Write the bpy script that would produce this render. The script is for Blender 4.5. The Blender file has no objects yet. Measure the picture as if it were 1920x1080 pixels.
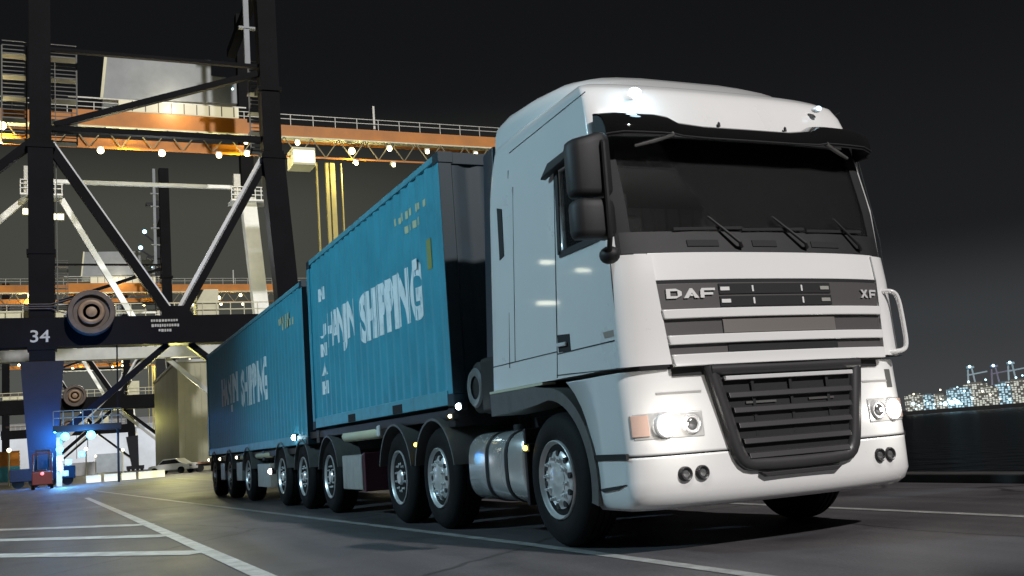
import bpy, bmesh, math, random
from mathutils import Vector, Matrix
random.seed(7)
R = math.radians
SC = bpy.context.scene
COL = SC.collection

# ------------------------------------------------------------------ camera
CAM_POS = Vector((-4.7434, -5.7478, 0.8514)); YAW, PITCH, ROLL, FPX = 0.4288, 0.1487, -0.0749, 1887.03
_f = Vector((math.sin(YAW)*math.cos(PITCH), math.cos(YAW)*math.cos(PITCH), math.sin(PITCH)))
_r0 = Vector((math.cos(YAW), -math.sin(YAW), 0)); _u0 = _r0.cross(_f)
_r = _r0*math.cos(ROLL)+_u0*math.sin(ROLL); _u = -_r0*math.sin(ROLL)+_u0*math.cos(ROLL)
cd = bpy.data.cameras.new('camera'); cam = bpy.data.objects.new('camera', cd); COL.objects.link(cam)
m = Matrix((( _r.x,_u.x,-_f.x,CAM_POS.x),(_r.y,_u.y,-_f.y,CAM_POS.y),(_r.z,_u.z,-_f.z,CAM_POS.z),(0,0,0,1)))
cam.matrix_world = m
cd.sensor_width = 36; cd.lens = FPX/1920*36; cd.clip_start = 0.1; cd.clip_end = 6000
SC.camera = cam
SC.view_settings.view_transform = 'Standard'; SC.view_settings.look = 'None'
SC.view_settings.exposure = 0; SC.view_settings.gamma = 1

# ------------------------------------------------------------------ night sky
SUN_EL, SUN_AZ = R(38), R(168)      # key light high in front of the truck
w = bpy.data.worlds.new('World'); SC.world = w; w.use_nodes = True
nt = w.node_tree; N = nt.nodes; L = nt.links
bg = N['Background']; out = N['World Output']
sky = N.new('ShaderNodeTexSky'); sky.sky_type = 'NISHITA'; sky.sun_disc = False
sky.sun_elevation = SUN_EL; sky.sun_rotation = SUN_AZ
L.new(sky.outputs[0], bg.inputs[0]); bg.inputs[1].default_value = 0.0004
sep = N.new("ShaderNodeSeparateXYZ")
tc = N.new('ShaderNodeTexCoord'); L.new(tc.outputs['Generated'], sep.inputs[0])
def ramp(src, stops, interp='EASE'):
    r = N.new('ShaderNodeValToRGB'); r.color_ramp.interpolation = interp
    e = r.color_ramp.elements
    while len(e) < len(stops): e.new(0.5)
    for k, (p, c) in enumerate(stops): e[k].position = p; e[k].color = (*c, 1)
    L.new(src, r.inputs[0]); return r
# city glow low over the horizon, and the terminal's warm glow in the cranes' direction
base = ramp(sep.outputs['Z'], [(0.0,(.052,.055,.058)),(0.075,(.038,.041,.044)),(0.17,(.0110,.0110,.0115)),(0.40,(.0062,.0062,.0064))])
dt = N.new('ShaderNodeVectorMath'); dt.operation = 'DOT_PRODUCT'; dt.inputs[1].default_value = Vector((0.08,0.975,0.20)).normalized()
L.new(tc.outputs['Generated'], dt.inputs[0])
warm = ramp(dt.outputs['Value'], [(0.88,(0,0,0)),(0.955,(.026,.026,.020)),(1.0,(.050,.050,.038))])
low = ramp(sep.outputs['Z'], [(0.23,(1,1,1)),(0.335,(0,0,0))])
mul = N.new('ShaderNodeMix'); mul.data_type = 'RGBA'; mul.blend_type = 'MULTIPLY'; mul.inputs[0].default_value = 1
L.new(warm.outputs[0], mul.inputs[6]); L.new(low.outputs[0], mul.inputs[7])
add = N.new('ShaderNodeMix'); add.data_type = 'RGBA'; add.blend_type = 'ADD'; add.inputs[0].default_value = 1
L.new(base.outputs[0], add.inputs[6]); L.new(mul.outputs[2], add.inputs[7])
bg2 = N.new('ShaderNodeBackground'); L.new(add.outputs[2], bg2.inputs[0]); bg2.inputs[1].default_value = 1
ads = N.new('ShaderNodeAddShader'); L.new(bg.outputs[0], ads.inputs[0]); L.new(bg2.outputs[0], ads.inputs[1])
L.new(ads.outputs[0], out.inputs[0])

sd = bpy.data.lights.new('sun', 'SUN'); sd.energy = 3.25; sd.angle = R(1.5); sd.color = (1.0, .965, .95)
sun = bpy.data.objects.new('sun', sd); COL.objects.link(sun)
_sd = Vector((math.sin(SUN_AZ)*math.cos(SUN_EL), math.cos(SUN_AZ)*math.cos(SUN_EL), math.sin(SUN_EL)))
sun.rotation_euler = _sd.to_track_quat('Z', 'Y').to_euler()

# ------------------------------------------------------------------ materials
def mat(name, col=(.5,.5,.5), rough=.5, metal=0., coat=0., emit=None, es=0., spec=.5, noise=0., nscale=6., bump=0., bscale=40., rvar=0.):
    mt = bpy.data.materials.new(name); mt.use_nodes = True
    t = mt.node_tree; p = t.nodes['Principled BSDF']
    p.inputs['Base Color'].default_value = (*col,1); p.inputs['Roughness'].default_value = rough
    p.inputs['Metallic'].default_value = metal; p.inputs['Coat Weight'].default_value = coat
    p.inputs['Coat Roughness'].default_value = .04
    p.inputs['Specular IOR Level'].default_value = spec
    if emit: p.inputs['Emission Color'].default_value = (*emit,1); p.inputs['Emission Strength'].default_value = es
    if noise or rvar:
        tcn = t.nodes.new('ShaderNodeTexCoord'); nz = t.nodes.new('ShaderNodeTexNoise')
        nz.inputs['Scale'].default_value = nscale; nz.inputs['Detail'].default_value = 6; nz.inputs['Roughness'].default_value = .65
        t.links.new(tcn.outputs['Object'], nz.inputs['Vector'])
        if noise:
            r = t.nodes.new('ShaderNodeValToRGB')
            r.color_ramp.elements[0].position = .32; r.color_ramp.elements[1].position = .68
            r.color_ramp.elements[0].color = (*[c*(1-noise) for c in col],1); r.color_ramp.elements[1].color = (*[min(1,c*(1+noise*.6)) for c in col],1)
            t.links.new(nz.outputs[0], r.inputs[0]); t.links.new(r.outputs[0], p.inputs['Base Color'])
        if rvar:
            mr = t.nodes.new('ShaderNodeMapRange'); mr.inputs['To Min'].default_value = max(0.02, rough-rvar); mr.inputs['To Max'].default_value = min(1, rough+rvar)
            t.links.new(nz.outputs[0], mr.inputs[0]); t.links.new(mr.outputs[0], p.inputs['Roughness'])
    if bump:
        tcn = t.nodes.new('ShaderNodeTexCoord'); nz = t.nodes.new('ShaderNodeTexNoise'); nz.inputs['Scale'].default_value = bscale; nz.inputs['Detail'].default_value = 5
        t.links.new(tcn.outputs['Object'], nz.inputs['Vector'])
        b = t.nodes.new('ShaderNodeBump'); b.inputs['Strength'].default_value = bump; b.inputs['Distance'].default_value = .01
        t.links.new(nz.outputs[0], b.inputs['Height']); t.links.new(b.outputs[0], p.inputs['Normal'])
    return mt
M = dict(
    white=mat('white_paint', (.78,.78,.77), .28, coat=.7, noise=.02, nscale=2.0, rvar=.02),
    whitetrim=mat('white_trim', (.74,.74,.73), .22, coat=.5),
    silver=mat('silver_trim', (.75,.75,.75), .3, metal=.25),
    strip=mat('grey_strip', (.085,.08,.08), .38),
    plastic=mat('black_plastic', (.009,.009,.010), .62, noise=.3, nscale=9),
    grilleplastic=mat('grille_plastic', (.035,.034,.036), .38),
    matblack=mat('matte_black', (.008,.008,.009), .75),
    seam=mat('panel_gap', (.012,.016,.018), .7),
    greyplastic=mat('grey_plastic', (.11,.11,.105), .5, noise=.15, nscale=8),
    rubber=mat('tyre_rubber', (.006,.006,.0065), .75, spec=.25, noise=.35, nscale=7, bump=.2, bscale=60),
    rim=mat('polished_alloy', (.86,.86,.85), .33, metal=.62, rvar=.12, nscale=12),
    rimdark=mat('rim_recess', (.03,.03,.032), .5),
    chrome=mat('tank_alloy', (.86,.87,.85), .22, metal=.72, rvar=.08, nscale=5),
    chassis=mat('chassis_paint', (.022,.02,.024), .5, noise=.4, nscale=5),
    chassisred=mat('chassis_red', (.07,.015,.03), .5),
    galv=mat('galvanised_steel', (.42,.42,.38), .42, metal=.35, noise=.15, nscale=7),
    teal=mat('container_teal', (.044,.32,.435), .46, noise=.14, nscale=2.2, rvar=.1),
    tealshade=mat('container_end_shaded', (.006,.022,.034), .55, noise=.2, nscale=2.2),  # front end darkened in colour for the shade behind the cab
    teallow=mat('container_rail', (.075,.33,.42), .45, noise=.2, nscale=4),
    lettering=mat('white_lettering', (.80,.88,.90), .6, noise=.10, nscale=6),
    idlettering=mat('pale_lettering', (.52,.55,.34), .6),
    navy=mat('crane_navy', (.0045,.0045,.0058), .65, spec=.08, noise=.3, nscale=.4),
    navylow=mat('crane_navy_leg', (.009,.010,.014), .5, spec=.25, noise=.3, nscale=.4),  # lighter navy, set so the lower legs pick up the blue lamplight
    cgrey=mat('crane_grey_lit', (.30,.31,.32), .55, noise=.2, nscale=.5),  # lamplit look of the rear crane steel put into the colour
    cwhite=mat('crane_pale_lit', (.62,.63,.62), .5, noise=.15, nscale=.5),  # brightest lamplit crane steel, painted pale
    orange=mat('crane_orange', (.43,.150,.006), .5, noise=.25, nscale=.35),
    cream=mat('crane_cream', (.62,.60,.42), .55, noise=.15, nscale=.6),
    stair=mat('stair_steel', (.10,.10,.09), .6, noise=.2, nscale=.5),
    lattice=mat('lattice_steel', (.16,.14,.08), .6),
    house=mat('machinery_house', (.22,.24,.25), .5, noise=.2, nscale=.35),
    drum=mat('cable_drum', (.085,.062,.05), .55, noise=.3, nscale=2),
    drumin=mat('drum_core', (.22,.14,.08), .5, noise=.3, nscale=2),
    rope=mat('hoist_yellow', (.38,.32,.10), .5, noise=.3, nscale=.3),
    paintline=mat('road_paint', (.31,.31,.30), .6, noise=.35, nscale=5),
    yellowline=mat('road_paint_worn', (.44,.44,.42), .6, noise=.4, nscale=4),
    concrete=mat('pale_concrete', (.42,.40,.33), .8, noise=.25, nscale=1.5),
    olive=mat('olive_cladding', (.24,.235,.17), .6, noise=.15, nscale=.3),
    red=mat('red_paint', (.11,.012,.014), .5),
    glassblk=mat('mirror_black', (.01,.01,.012), .12),
    interior=mat('cab_interior', (.34,.33,.32), .8),
    curtain=mat('grey_curtain', (.52,.51,.50), .9, noise=.1, nscale=8),
    lining=mat('cab_lining', (.40,.40,.40), .8),
    seatcloth=mat('seat_cloth', (.40,.39,.38), .9, noise=.2, nscale=20),
    amber=mat('amber_lens', (.66,.46,.38), .2, coat=.5),
    lampglass=mat('lamp_reflector', (.75,.75,.75), .12, metal=.9),
    shore=mat('dark_shore', (.012,.012,.013), .9),
)
def weather(mt, dark=(.05,.06,.05), amt=.55, sc=(1.6,1.6,.35)):
    t = mt.node_tree; p = t.nodes['Principled BSDF']; src = p.inputs['Base Color'].links[0].from_socket
    g = t.nodes.new('ShaderNodeTexCoord'); mp = t.nodes.new('ShaderNodeMapping'); mp.inputs['Scale'].default_value = sc
    nz = t.nodes.new('ShaderNodeTexNoise'); nz.inputs['Scale'].default_value = 4; nz.inputs['Detail'].default_value = 9; nz.inputs['Roughness'].default_value = .72
    t.links.new(g.outputs['Object'], mp.inputs[0]); t.links.new(mp.outputs[0], nz.inputs[0])
    r = t.nodes.new('ShaderNodeValToRGB'); r.color_ramp.elements[0].position = .54; r.color_ramp.elements[1].position = .74
    r.color_ramp.elements[0].color = (0,0,0,1); r.color_ramp.elements[1].color = (amt,amt,amt,1); t.links.new(nz.outputs[0], r.inputs[0])
    mx = t.nodes.new('ShaderNodeMix'); mx.data_type = 'RGBA'; t.links.new(r.outputs[0], mx.inputs[0]); t.links.new(src, mx.inputs[6]); mx.inputs[7].default_value = (*dark,1)
    t.links.new(mx.outputs[2], p.inputs['Base Color'])
weather(M['paintline'], (.08,.078,.08), .85, (1.5,1.5,1)); weather(M['yellowline'], (.10,.098,.10), .55, (1.2,1.2,1))
weather(M['teal'], (.045,.16,.20), .38, (2.2,2.2,.3)); weather(M['teallow'], (.10,.09,.06), .6); weather(M['lettering'], (.12,.32,.40), .7, (2,2,1))
weather(M['galv'], (.10,.08,.06), .5); weather(M['greyplastic'], (.05,.045,.04), .5)
def emis(name, col, s): return mat(name, (.1,.1,.1), .4, emit=col, es=s)
E = dict(warm=emis('lamp_warm', (1,.86,.42), 12), cool=emis('lamp_cool', (.66,.88,1), 22), cooldim=emis('lamp_cool_dim', (.66,.88,1), 1.6), head=emis('headlight_glow', (1,.97,.90), 9),
         blue=emis('lamp_blue', (.12,.55,1), 5), amber=emis('lamp_amber', (1,.72,.12), 5), pink=emis('lamp_pinkwhite', (1,.78,.72), 14),
         port=emis('port_lamp', (.45,.82,1), 4), portgreen=emis('port_lamp_green', (.55,1,.82), 4), portwarm=emis('port_lamp_warm', (1,.88,.62), 4),
         cabwin=emis('lit_cab_window', (1,.95,.66), 2.6), strip=emis('lit_gallery', (1,.90,.58), .62), redlamp=emis('red_lamp', (1,.25,.30), 2.0))

def glass(name, tint, fac):
    mt = bpy.data.materials.new(name); mt.use_nodes = True; t = mt.node_tree
    for n in list(t.nodes):
        if n.type != 'OUTPUT_MATERIAL': t.nodes.remove(n)
    o = [n for n in t.nodes if n.type == 'OUTPUT_MATERIAL'][0]
    tr = t.nodes.new('ShaderNodeBsdfTransparent'); tr.inputs[0].default_value = (*tint,1)
    gl = t.nodes.new('ShaderNodeBsdfGlossy'); gl.inputs['Roughness'].default_value = .03; gl.inputs[0].default_value = (.9,.9,.9,1)
    fr = t.nodes.new('ShaderNodeFresnel'); fr.inputs[0].default_value = 1.5
    mx = t.nodes.new('ShaderNodeMixShader'); t.links.new(fr.outputs[0], mx.inputs[0]); t.links.new(tr.outputs[0], mx.inputs[1]); t.links.new(gl.outputs[0], mx.inputs[2])
    df = t.nodes.new('ShaderNodeBsdfDiffuse'); df.inputs[0].default_value = (.5,.5,.5,1); m2 = t.nodes.new('ShaderNodeMixShader'); m2.inputs[0].default_value = fac
    t.links.new(mx.outputs[0], m2.inputs[1]); t.links.new(df.outputs[0], m2.inputs[2]); t.links.new(m2.outputs[0], o.inputs[0]); return mt
M['glass'] = glass('tinted_glass', (.90,.92,.92), .007)
M['visor'] = glass('smoked_visor', (.035,.035,.036), .015)

def asphalt():
    mt = bpy.data.materials.new('asphalt'); mt.use_nodes = True; t = mt.node_tree; p = t.nodes['Principled BSDF']
    g = t.nodes.new('ShaderNodeTexCoord')
    n1 = t.nodes.new('ShaderNodeTexNoise'); n1.inputs['Scale'].default_value = .35; n1.inputs['Detail'].default_value = 8; n1.inputs['Roughness'].default_value = .7
    n2 = t.nodes.new('ShaderNodeTexNoise'); n2.inputs['Scale'].default_value = 45; n2.inputs['Detail'].default_value = 4
    mp = t.nodes.new('ShaderNodeMapping'); mp.inputs['Scale'].default_value = (2.2,.10,1); n3 = t.nodes.new('ShaderNodeTexNoise'); n3.inputs['Scale'].default_value = 1.0; n3.inputs['Detail'].default_value = 5
    t.links.new(g.outputs['Object'], n1.inputs[0]); t.links.new(g.outputs['Object'], n2.inputs[0]); t.links.new(g.outputs['Object'], mp.inputs[0]); t.links.new(mp.outputs[0], n3.inputs[0])
    a = t.nodes.new('ShaderNodeMath'); a.operation = 'ADD'; t.links.new(n1.outputs[0], a.inputs[0]); t.links.new(n3.outputs[0], a.inputs[1])
    a2 = t.nodes.new('ShaderNodeMath'); a2.operation = 'MULTIPLY_ADD'; a2.inputs[1].default_value = .55; t.links.new(n2.outputs[0], a2.inputs[0]); t.links.new(a.outputs[0], a2.inputs[2])
    r = t.nodes.new('ShaderNodeValToRGB'); e = r.color_ramp.elements
    e[0].position = .46; e[0].color = (.034,.032,.035,1); e[1].position = .80; e[1].color = (.105,.098,.102,1)
    dv = t.nodes.new('ShaderNodeMath'); dv.operation = 'MULTIPLY'; dv.inputs[1].default_value = .5
    t.links.new(a2.outputs[0], dv.inputs[0]); t.links.new(dv.outputs[0], r.inputs[0]); t.links.new(r.outputs[0], p.inputs['Base Color'])
    mr = t.nodes.new('ShaderNodeMapRange'); mr.inputs['From Min'].default_value = .3; mr.inputs['From Max'].default_value = .75
    mr.inputs['To Min'].default_value = .46; mr.inputs['To Max'].default_value = .72; p.inputs['Specular IOR Level'].default_value = .36
    t.links.new(n1.outputs[0], mr.inputs[0]); t.links.new(mr.outputs[0], p.inputs['Roughness'])
    vo = t.nodes.new('ShaderNodeTexVoronoi'); vo.feature = 'DISTANCE_TO_EDGE'; vo.inputs['Scale'].default_value = .28
    dm = t.nodes.new('ShaderNodeMix'); dm.data_type = 'RGBA'; dm.inputs[0].default_value = .22; n4 = t.nodes.new('ShaderNodeTexNoise'); n4.inputs['Scale'].default_value = 1.6; n4.inputs['Detail'].default_value = 6
    t.links.new(g.outputs['Object'], n4.inputs[0]); t.links.new(g.outputs['Object'], dm.inputs[6]); t.links.new(n4.outputs['Color'], dm.inputs[7]); t.links.new(dm.outputs[2], vo.inputs['Vector'])
    cr = t.nodes.new('ShaderNodeMapRange'); cr.inputs['From Min'].default_value = .002; cr.inputs['From Max'].default_value = .007; cr.inputs['To Min'].default_value = .45; t.links.new(vo.outputs['Distance'], cr.inputs[0])
    st = t.nodes.new('ShaderNodeTexNoise'); st.inputs['Scale'].default_value = .75; st.inputs['Detail'].default_value = 3; mps = t.nodes.new('ShaderNodeMapping'); mps.inputs['Location'].default_value = (5,3,1); t.links.new(g.outputs['Object'], mps.inputs[0]); t.links.new(mps.outputs[0], st.inputs[0])
    sr = t.nodes.new('ShaderNodeMapRange'); sr.inputs['From Min'].default_value = .60; sr.inputs['From Max'].default_value = .70; sr.inputs['To Min'].default_value = 1; sr.inputs['To Max'].default_value = .62; t.links.new(st.outputs[0], sr.inputs[0])
    pm = t.nodes.new('ShaderNodeMath'); pm.operation = 'MULTIPLY'; t.links.new(cr.outputs[0], pm.inputs[0]); t.links.new(sr.outputs[0], pm.inputs[1])
    mx = t.nodes.new('ShaderNodeMix'); mx.data_type = 'RGBA'; mx.blend_type = 'MULTIPLY'; mx.inputs[0].default_value = 1; t.links.new(r.outputs[0], mx.inputs[6]); t.links.new(pm.outputs[0], mx.inputs[7]); t.links.new(mx.outputs[2], p.inputs['Base Color'])
    b = t.nodes.new('ShaderNodeBump'); b.inputs['Strength'].default_value = .6; b.inputs['Distance'].default_value = .008
    t.links.new(n2.outputs[0], b.inputs['Height']); t.links.new(b.outputs[0], p.inputs['Normal'])
    return mt
M['asphalt'] = asphalt()
def water():
    mt = mat('harbour_water', (.0025,.003,.004), .30, spec=.004); t = mt.node_tree; p = t.nodes['Principled BSDF']
    g = t.nodes.new('ShaderNodeTexCoord'); n = t.nodes.new('ShaderNodeTexNoise'); n.inputs['Scale'].default_value = .5; n.inputs['Detail'].default_value = 5
    t.links.new(g.outputs['Object'], n.inputs[0]); b = t.nodes.new('ShaderNodeBump'); b.inputs['Strength'].default_value = .7; b.inputs['Distance'].default_value = .35
    t.links.new(n.outputs[0], b.inputs['Height']); t.links.new(b.outputs[0], p.inputs['Normal']); return mt
M['water'] = water()
def litwall(name, wallc, litc, s, sc, thr):
    mt = mat(name, wallc, .7); t = mt.node_tree; p = t.nodes['Principled BSDF']
    g = t.nodes.new('ShaderNodeTexCoord'); mp = t.nodes.new('ShaderNodeMapping'); mp.inputs['Scale'].default_value = (1/sc,1/sc,1/(sc*.8))
    t.links.new(g.outputs['Object'], mp.inputs[0])
    v = t.nodes.new('ShaderNodeTexVoronoi'); v.distance = 'CHEBYCHEV'; v.inputs['Scale'].default_value = 1; v.inputs['Randomness'].default_value = .35
    t.links.new(mp.outputs[0], v.inputs['Vector'])
    sp = t.nodes.new('ShaderNodeSeparateColor'); t.links.new(v.outputs['Color'], sp.inputs[0])
    c1 = t.nodes.new('ShaderNodeMath'); c1.operation = 'GREATER_THAN'; c1.inputs[1].default_value = thr; t.links.new(sp.outputs[0], c1.inputs[0])
    c2 = t.nodes.new('ShaderNodeMath'); c2.operation = 'LESS_THAN'; c2.inputs[1].default_value = .36; t.links.new(v.outputs['Distance'], c2.inputs[0])
    mm = t.nodes.new('ShaderNodeMath'); mm.operation = 'MULTIPLY'; t.links.new(c1.outputs[0], mm.inputs[0]); t.links.new(c2.outputs[0], mm.inputs[1])
    m3 = t.nodes.new('ShaderNodeMath'); m3.operation = 'MULTIPLY_ADD'; m3.inputs[1].default_value = s; m3.inputs[2].default_value = s*.06; t.links.new(mm.outputs[0], m3.inputs[0])
    p.inputs['Emission Color'].default_value = (*litc,1); t.links.new(m3.outputs[0], p.inputs['Emission Strength']); return mt
M['litA'] = litwall('lit_facade_cool', (.10,.12,.13), (.55,.86,1), .85, 1.6, .30)
M['litB'] = litwall('lit_facade_warm', (.12,.11,.09), (.92,.95,.85), .6, 1.5, .35)

# ------------------------------------------------------------------ mesh helpers
def chaikin(p, it=2):
    for _ in range(it):
        q = [p[0]]
        for a, b in zip(p, p[1:]):
            a, b = Vector(a), Vector(b); q += [a*.75+b*.25, a*.25+b*.75]
        p = q+[p[-1]]
    return p
class MB:
    def __init__(s): s.v = []; s.f = []
    def addv(s, pts, faces):
        o = len(s.v); s.v += [tuple(p) for p in pts]; s.f += [tuple(i+o for i in f) for f in faces]; return s
    def box(s, x0,x1,y0,y1,z0,z1):
        return s.addv([(x0,y0,z0),(x1,y0,z0),(x1,y1,z0),(x0,y1,z0),(x0,y0,z1),(x1,y0,z1),(x1,y1,z1),(x0,y1,z1)],
                      [(0,3,2,1),(4,5,6,7),(0,1,5,4),(1,2,6,5),(2,3,7,6),(3,0,4,7)])
    def bar(s, p, q, a, b, a2=None, b2=None, side=(0,1,0)):
        p, q = Vector(p), Vector(q); d = (q-p).normalized(); s1 = Vector(side)
        if abs(d.dot(s1)) > .95: s1 = Vector((1,0,0))
        u = d.cross(s1).normalized(); n = u.cross(d).normalized()
        a2 = a if a2 is None else a2; b2 = b if b2 is None else b2
        P = [p+u*(i*a/2)+n*(j*b/2) for i,j in ((-1,-1),(1,-1),(1,1),(-1,1))]+[q+u*(i*a2/2)+n*(j*b2/2) for i,j in ((-1,-1),(1,-1),(1,1),(-1,1))]
        return s.addv(P, [(0,1,2,3),(7,6,5,4),(0,4,5,1),(1,5,6,2),(2,6,7,3),(3,7,4,0)])
    def tube(s, pts, r, n=10, cap=True):
        pts = [Vector(p) for p in pts]; rings = []; prev = None
        for i, p in enumerate(pts):
            d = (pts[min(i+1,len(pts)-1)]-pts[max(i-1,0)]).normalized()
            a = prev if prev else (Vector((0,0,1)) if abs(d.z) < .9 else Vector((1,0,0)))
            a = (a-d*a.dot(d)).normalized(); b = d.cross(a); prev = a
            rr = r[i] if isinstance(r,(list,tuple)) else r
            rings.append([p+a*(rr*math.cos(2*math.pi*k/n))+b*(rr*math.sin(2*math.pi*k/n)) for k in range(n)])
        V = [v for g in rings for v in g]; F = []
        for i in range(len(rings)-1):
            for k in range(n): F.append((i*n+k, i*n+(k+1)%n, (i+1)*n+(k+1)%n, (i+1)*n+k))
        if cap: F.append(tuple(range(n))[::-1]); F.append(tuple((len(rings)-1)*n+k for k in range(n)))
        return s.addv(V, F)
    def lathe(s, prof, c, axis='x', n=40, closed=False):
        # prof: list of (along, radius)
        c = Vector(c); V = []
        for a, r in prof:
            for k in range(n):
                t = 2*math.pi*k/n; p = (a, r*math.cos(t), r*math.sin(t))
                if axis == 'y': p = (r*math.cos(t), a, r*math.sin(t))
                if axis == 'z': p = (r*math.cos(t), r*math.sin(t), a)
                V.append(c+Vector(p))
        F = []; L_ = len(prof)
        for i in range(L_ if closed else L_-1):
            j = (i+1) % L_
            for k in range(n): F.append((i*n+k, i*n+(k+1)%n, j*n+(k+1)%n, j*n+k))
        if not closed:
            if prof[0][1] > 1e-6: F.append(tuple(range(n)))
            if prof[-1][1] > 1e-6: F.append(tuple((L_-1)*n+k for k in range(n))[::-1])
        return s.addv(V, F)
    def sphere(s, c, r, n=10, sx=1, sy=1, sz=1):
        V = []; F = []; h = n//2+1
        for i in range(h+1):
            ph = math.pi*i/h
            for k in range(n):
                t = 2*math.pi*k/n; V.append((c[0]+sx*r*math.sin(ph)*math.cos(t), c[1]+sy*r*math.sin(ph)*math.sin(t), c[2]+sz*r*math.cos(ph)))
        for i in range(h):
            for k in range(n): F.append((i*n+k, i*n+(k+1)%n, (i+1)*n+(k+1)%n, (i+1)*n+k))
        return s.addv(V, F)
    def grid(s, rows, back=None):
        # rows: list of rows of points; with back (dx,dy,dz): a closed slab
        nr, nc = len(rows), len(rows[0]); V = [Vector(p) for r in rows for p in r]; F = []
        for i in range(nr-1):
            for k in range(nc-1): F.append((i*nc+k, i*nc+k+1, (i+1)*nc+k+1, (i+1)*nc+k))
        if back is not None:
            b = Vector(back); o = len(V); V += [v+b for v in V]; 
            F += [tuple(x+o for x in f[::-1]) for f in F[:]]
            rim = [k for k in range(nc)]+[i*nc+nc-1 for i in range(1,nr)]+[(nr-1)*nc+k for k in range(nc-2,-1,-1)]+[i*nc for i in range(nr-2,0,-1)]
            for i in range(len(rim)):
                a, c = rim[i], rim[(i+1)%len(rim)]; F.append((a, a+o, c+o, c))
        return s.addv(V, F)
    def prism(s, poly, ext):
        # poly: list of 3D points (planar), ext: extrusion vector
        n = len(poly); V = [Vector(p) for p in poly]; V += [v+Vector(ext) for v in V]
        F = [tuple(range(n)), tuple(range(2*n-1,n-1,-1))]+[(i,(i+1)%n,(i+1)%n+n,i+n) for i in range(n)]
        return s.addv(V, F)
    def add(s, o, mi=0):
        k = len(s.f); s.addv(o.v, o.f); s.mi = getattr(s,'mi',{}); s.mi.update({i:mi for i in range(k,len(s.f))}); return s
    def build(s, name, mt, parent=None, bevel=0, smooth=True, ang=38, seg=2):
        me = bpy.data.meshes.new(name); me.from_pydata(s.v, [], s.f)
        mts = mt if isinstance(mt,(list,tuple)) else [mt]
        for i, k_ in getattr(s,'mi',{}).items(): me.polygons[i].material_index = k_
        bm = bmesh.new(); bm.from_mesh(me); bmesh.ops.remove_doubles(bm, verts=bm.verts, dist=1e-6)
        bmesh.ops.recalc_face_normals(bm, faces=bm.faces)
        for f in bm.faces: f.smooth = smooth
        if smooth:
            for e in bm.edges:
                if len(e.link_faces) == 2 and e.calc_face_angle(0) > R(ang): e.smooth = False
        bm.to_mesh(me); bm.free()
        for q_ in mts: me.materials.append(q_)
        o = bpy.data.objects.new(name, me); COL.objects.link(o)
        if parent:
            o.parent = parent
        if bevel:
            b = o.modifiers.new('bevel', 'BEVEL'); b.width = bevel; b.segments = seg; b.limit_method = 'ANGLE'; b.angle_limit = R(40); b.harden_normals = True
        return o
def tag(o, label=None, cat=None, group=None, kind=None):
    if label: o['label'] = label
    if cat: o['category'] = cat
    if group: o['group'] = group
    if kind: o['kind'] = kind
    return o
def thing(name, label, cat, loc=(0,0,0), group=None):
    o = bpy.data.objects.new(name, None); COL.objects.link(o); o.location = loc; o.empty_display_size = .2
    return tag(o, label, cat, group)
def reparent(ch, par):            # keep the world placement (parents carry translation only)
    ch.parent = par; ch.location = Vector(ch.location)-world_loc(par)
def world_loc(o):
    v = Vector(o.location)
    while o.parent: o = o.parent; v += Vector(o.location)
    return v
KIDS = {}
def copy_tree(o, parent=None, depth=0):
    c = o.copy(); COL.objects.link(c)
    if parent: c.parent = parent
    for ch in list(o.children): copy_tree(ch, c, depth+1)
    return c
def text_mesh(body, size, bold=.0, spacing=1.0, extrude=0.0):
    cu = bpy.data.curves.new('txt', 'FONT'); cu.body = body; cu.size = size; cu.offset = bold; cu.space_character = spacing; cu.extrude = extrude; cu.resolution_u = 6
    ob = bpy.data.objects.new('txt', cu); COL.objects.link(ob)
    dg = bpy.context.evaluated_depsgraph_get(); dg.update()
    me = bpy.data.meshes.new_from_object(ob.evaluated_get(dg)); bpy.data.objects.remove(ob); 
    return me
def lerp(tab, z):
    if z <= tab[0][0]: return tab[0][1]
    for (a,b),(c,d) in zip(tab, tab[1:]):
        if z <= c: return b+(d-b)*(z-a)/(c-a)
    return tab[-1][1]
def spot(name, pos, target, power, col, size, blend=.5, radius=.4, parent=None):
    l = bpy.data.lights.new(name, 'SPOT'); l.energy = power; l.color = col; l.spot_size = R(size); l.spot_blend = blend; l.shadow_soft_size = radius
    o = bpy.data.objects.new(name, l); COL.objects.link(o); o.location = pos
    o.rotation_euler = (Vector(pos)-Vector(target)).to_track_quat('Z','Y').to_euler()
    if parent: o.parent = parent; o.location = Vector(pos)-world_loc(parent)
    return o
def point(name, pos, power, col, radius=.3, parent=None):
    l = bpy.data.lights.new(name, 'POINT'); l.energy = power; l.color = col; l.shadow_soft_size = radius
    o = bpy.data.objects.new(name, l); COL.objects.link(o); o.location = pos
    if parent: o.parent = parent; o.location = Vector(pos)-world_loc(parent)
    return o

# ------------------------------------------------------------------ ground, water, quay
QUAY = [(4.75,-70),(4.75,12),(28,42),(60,420),(60,900),(-700,900),(-700,-70)]
MB().prism([(x,y,-3.2) for x,y in QUAY], (0,0,3.2)).build('ground', M['asphalt'], smooth=False)['kind'] = 'structure'
wt = MB().grid([[(-900,-300,-2.4),(3000,-300,-2.4)],[(-900,3000,-2.4),(3000,3000,-2.4)]]).build('water', M['water'], smooth=False); wt['kind'] = 'structure'
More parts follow.
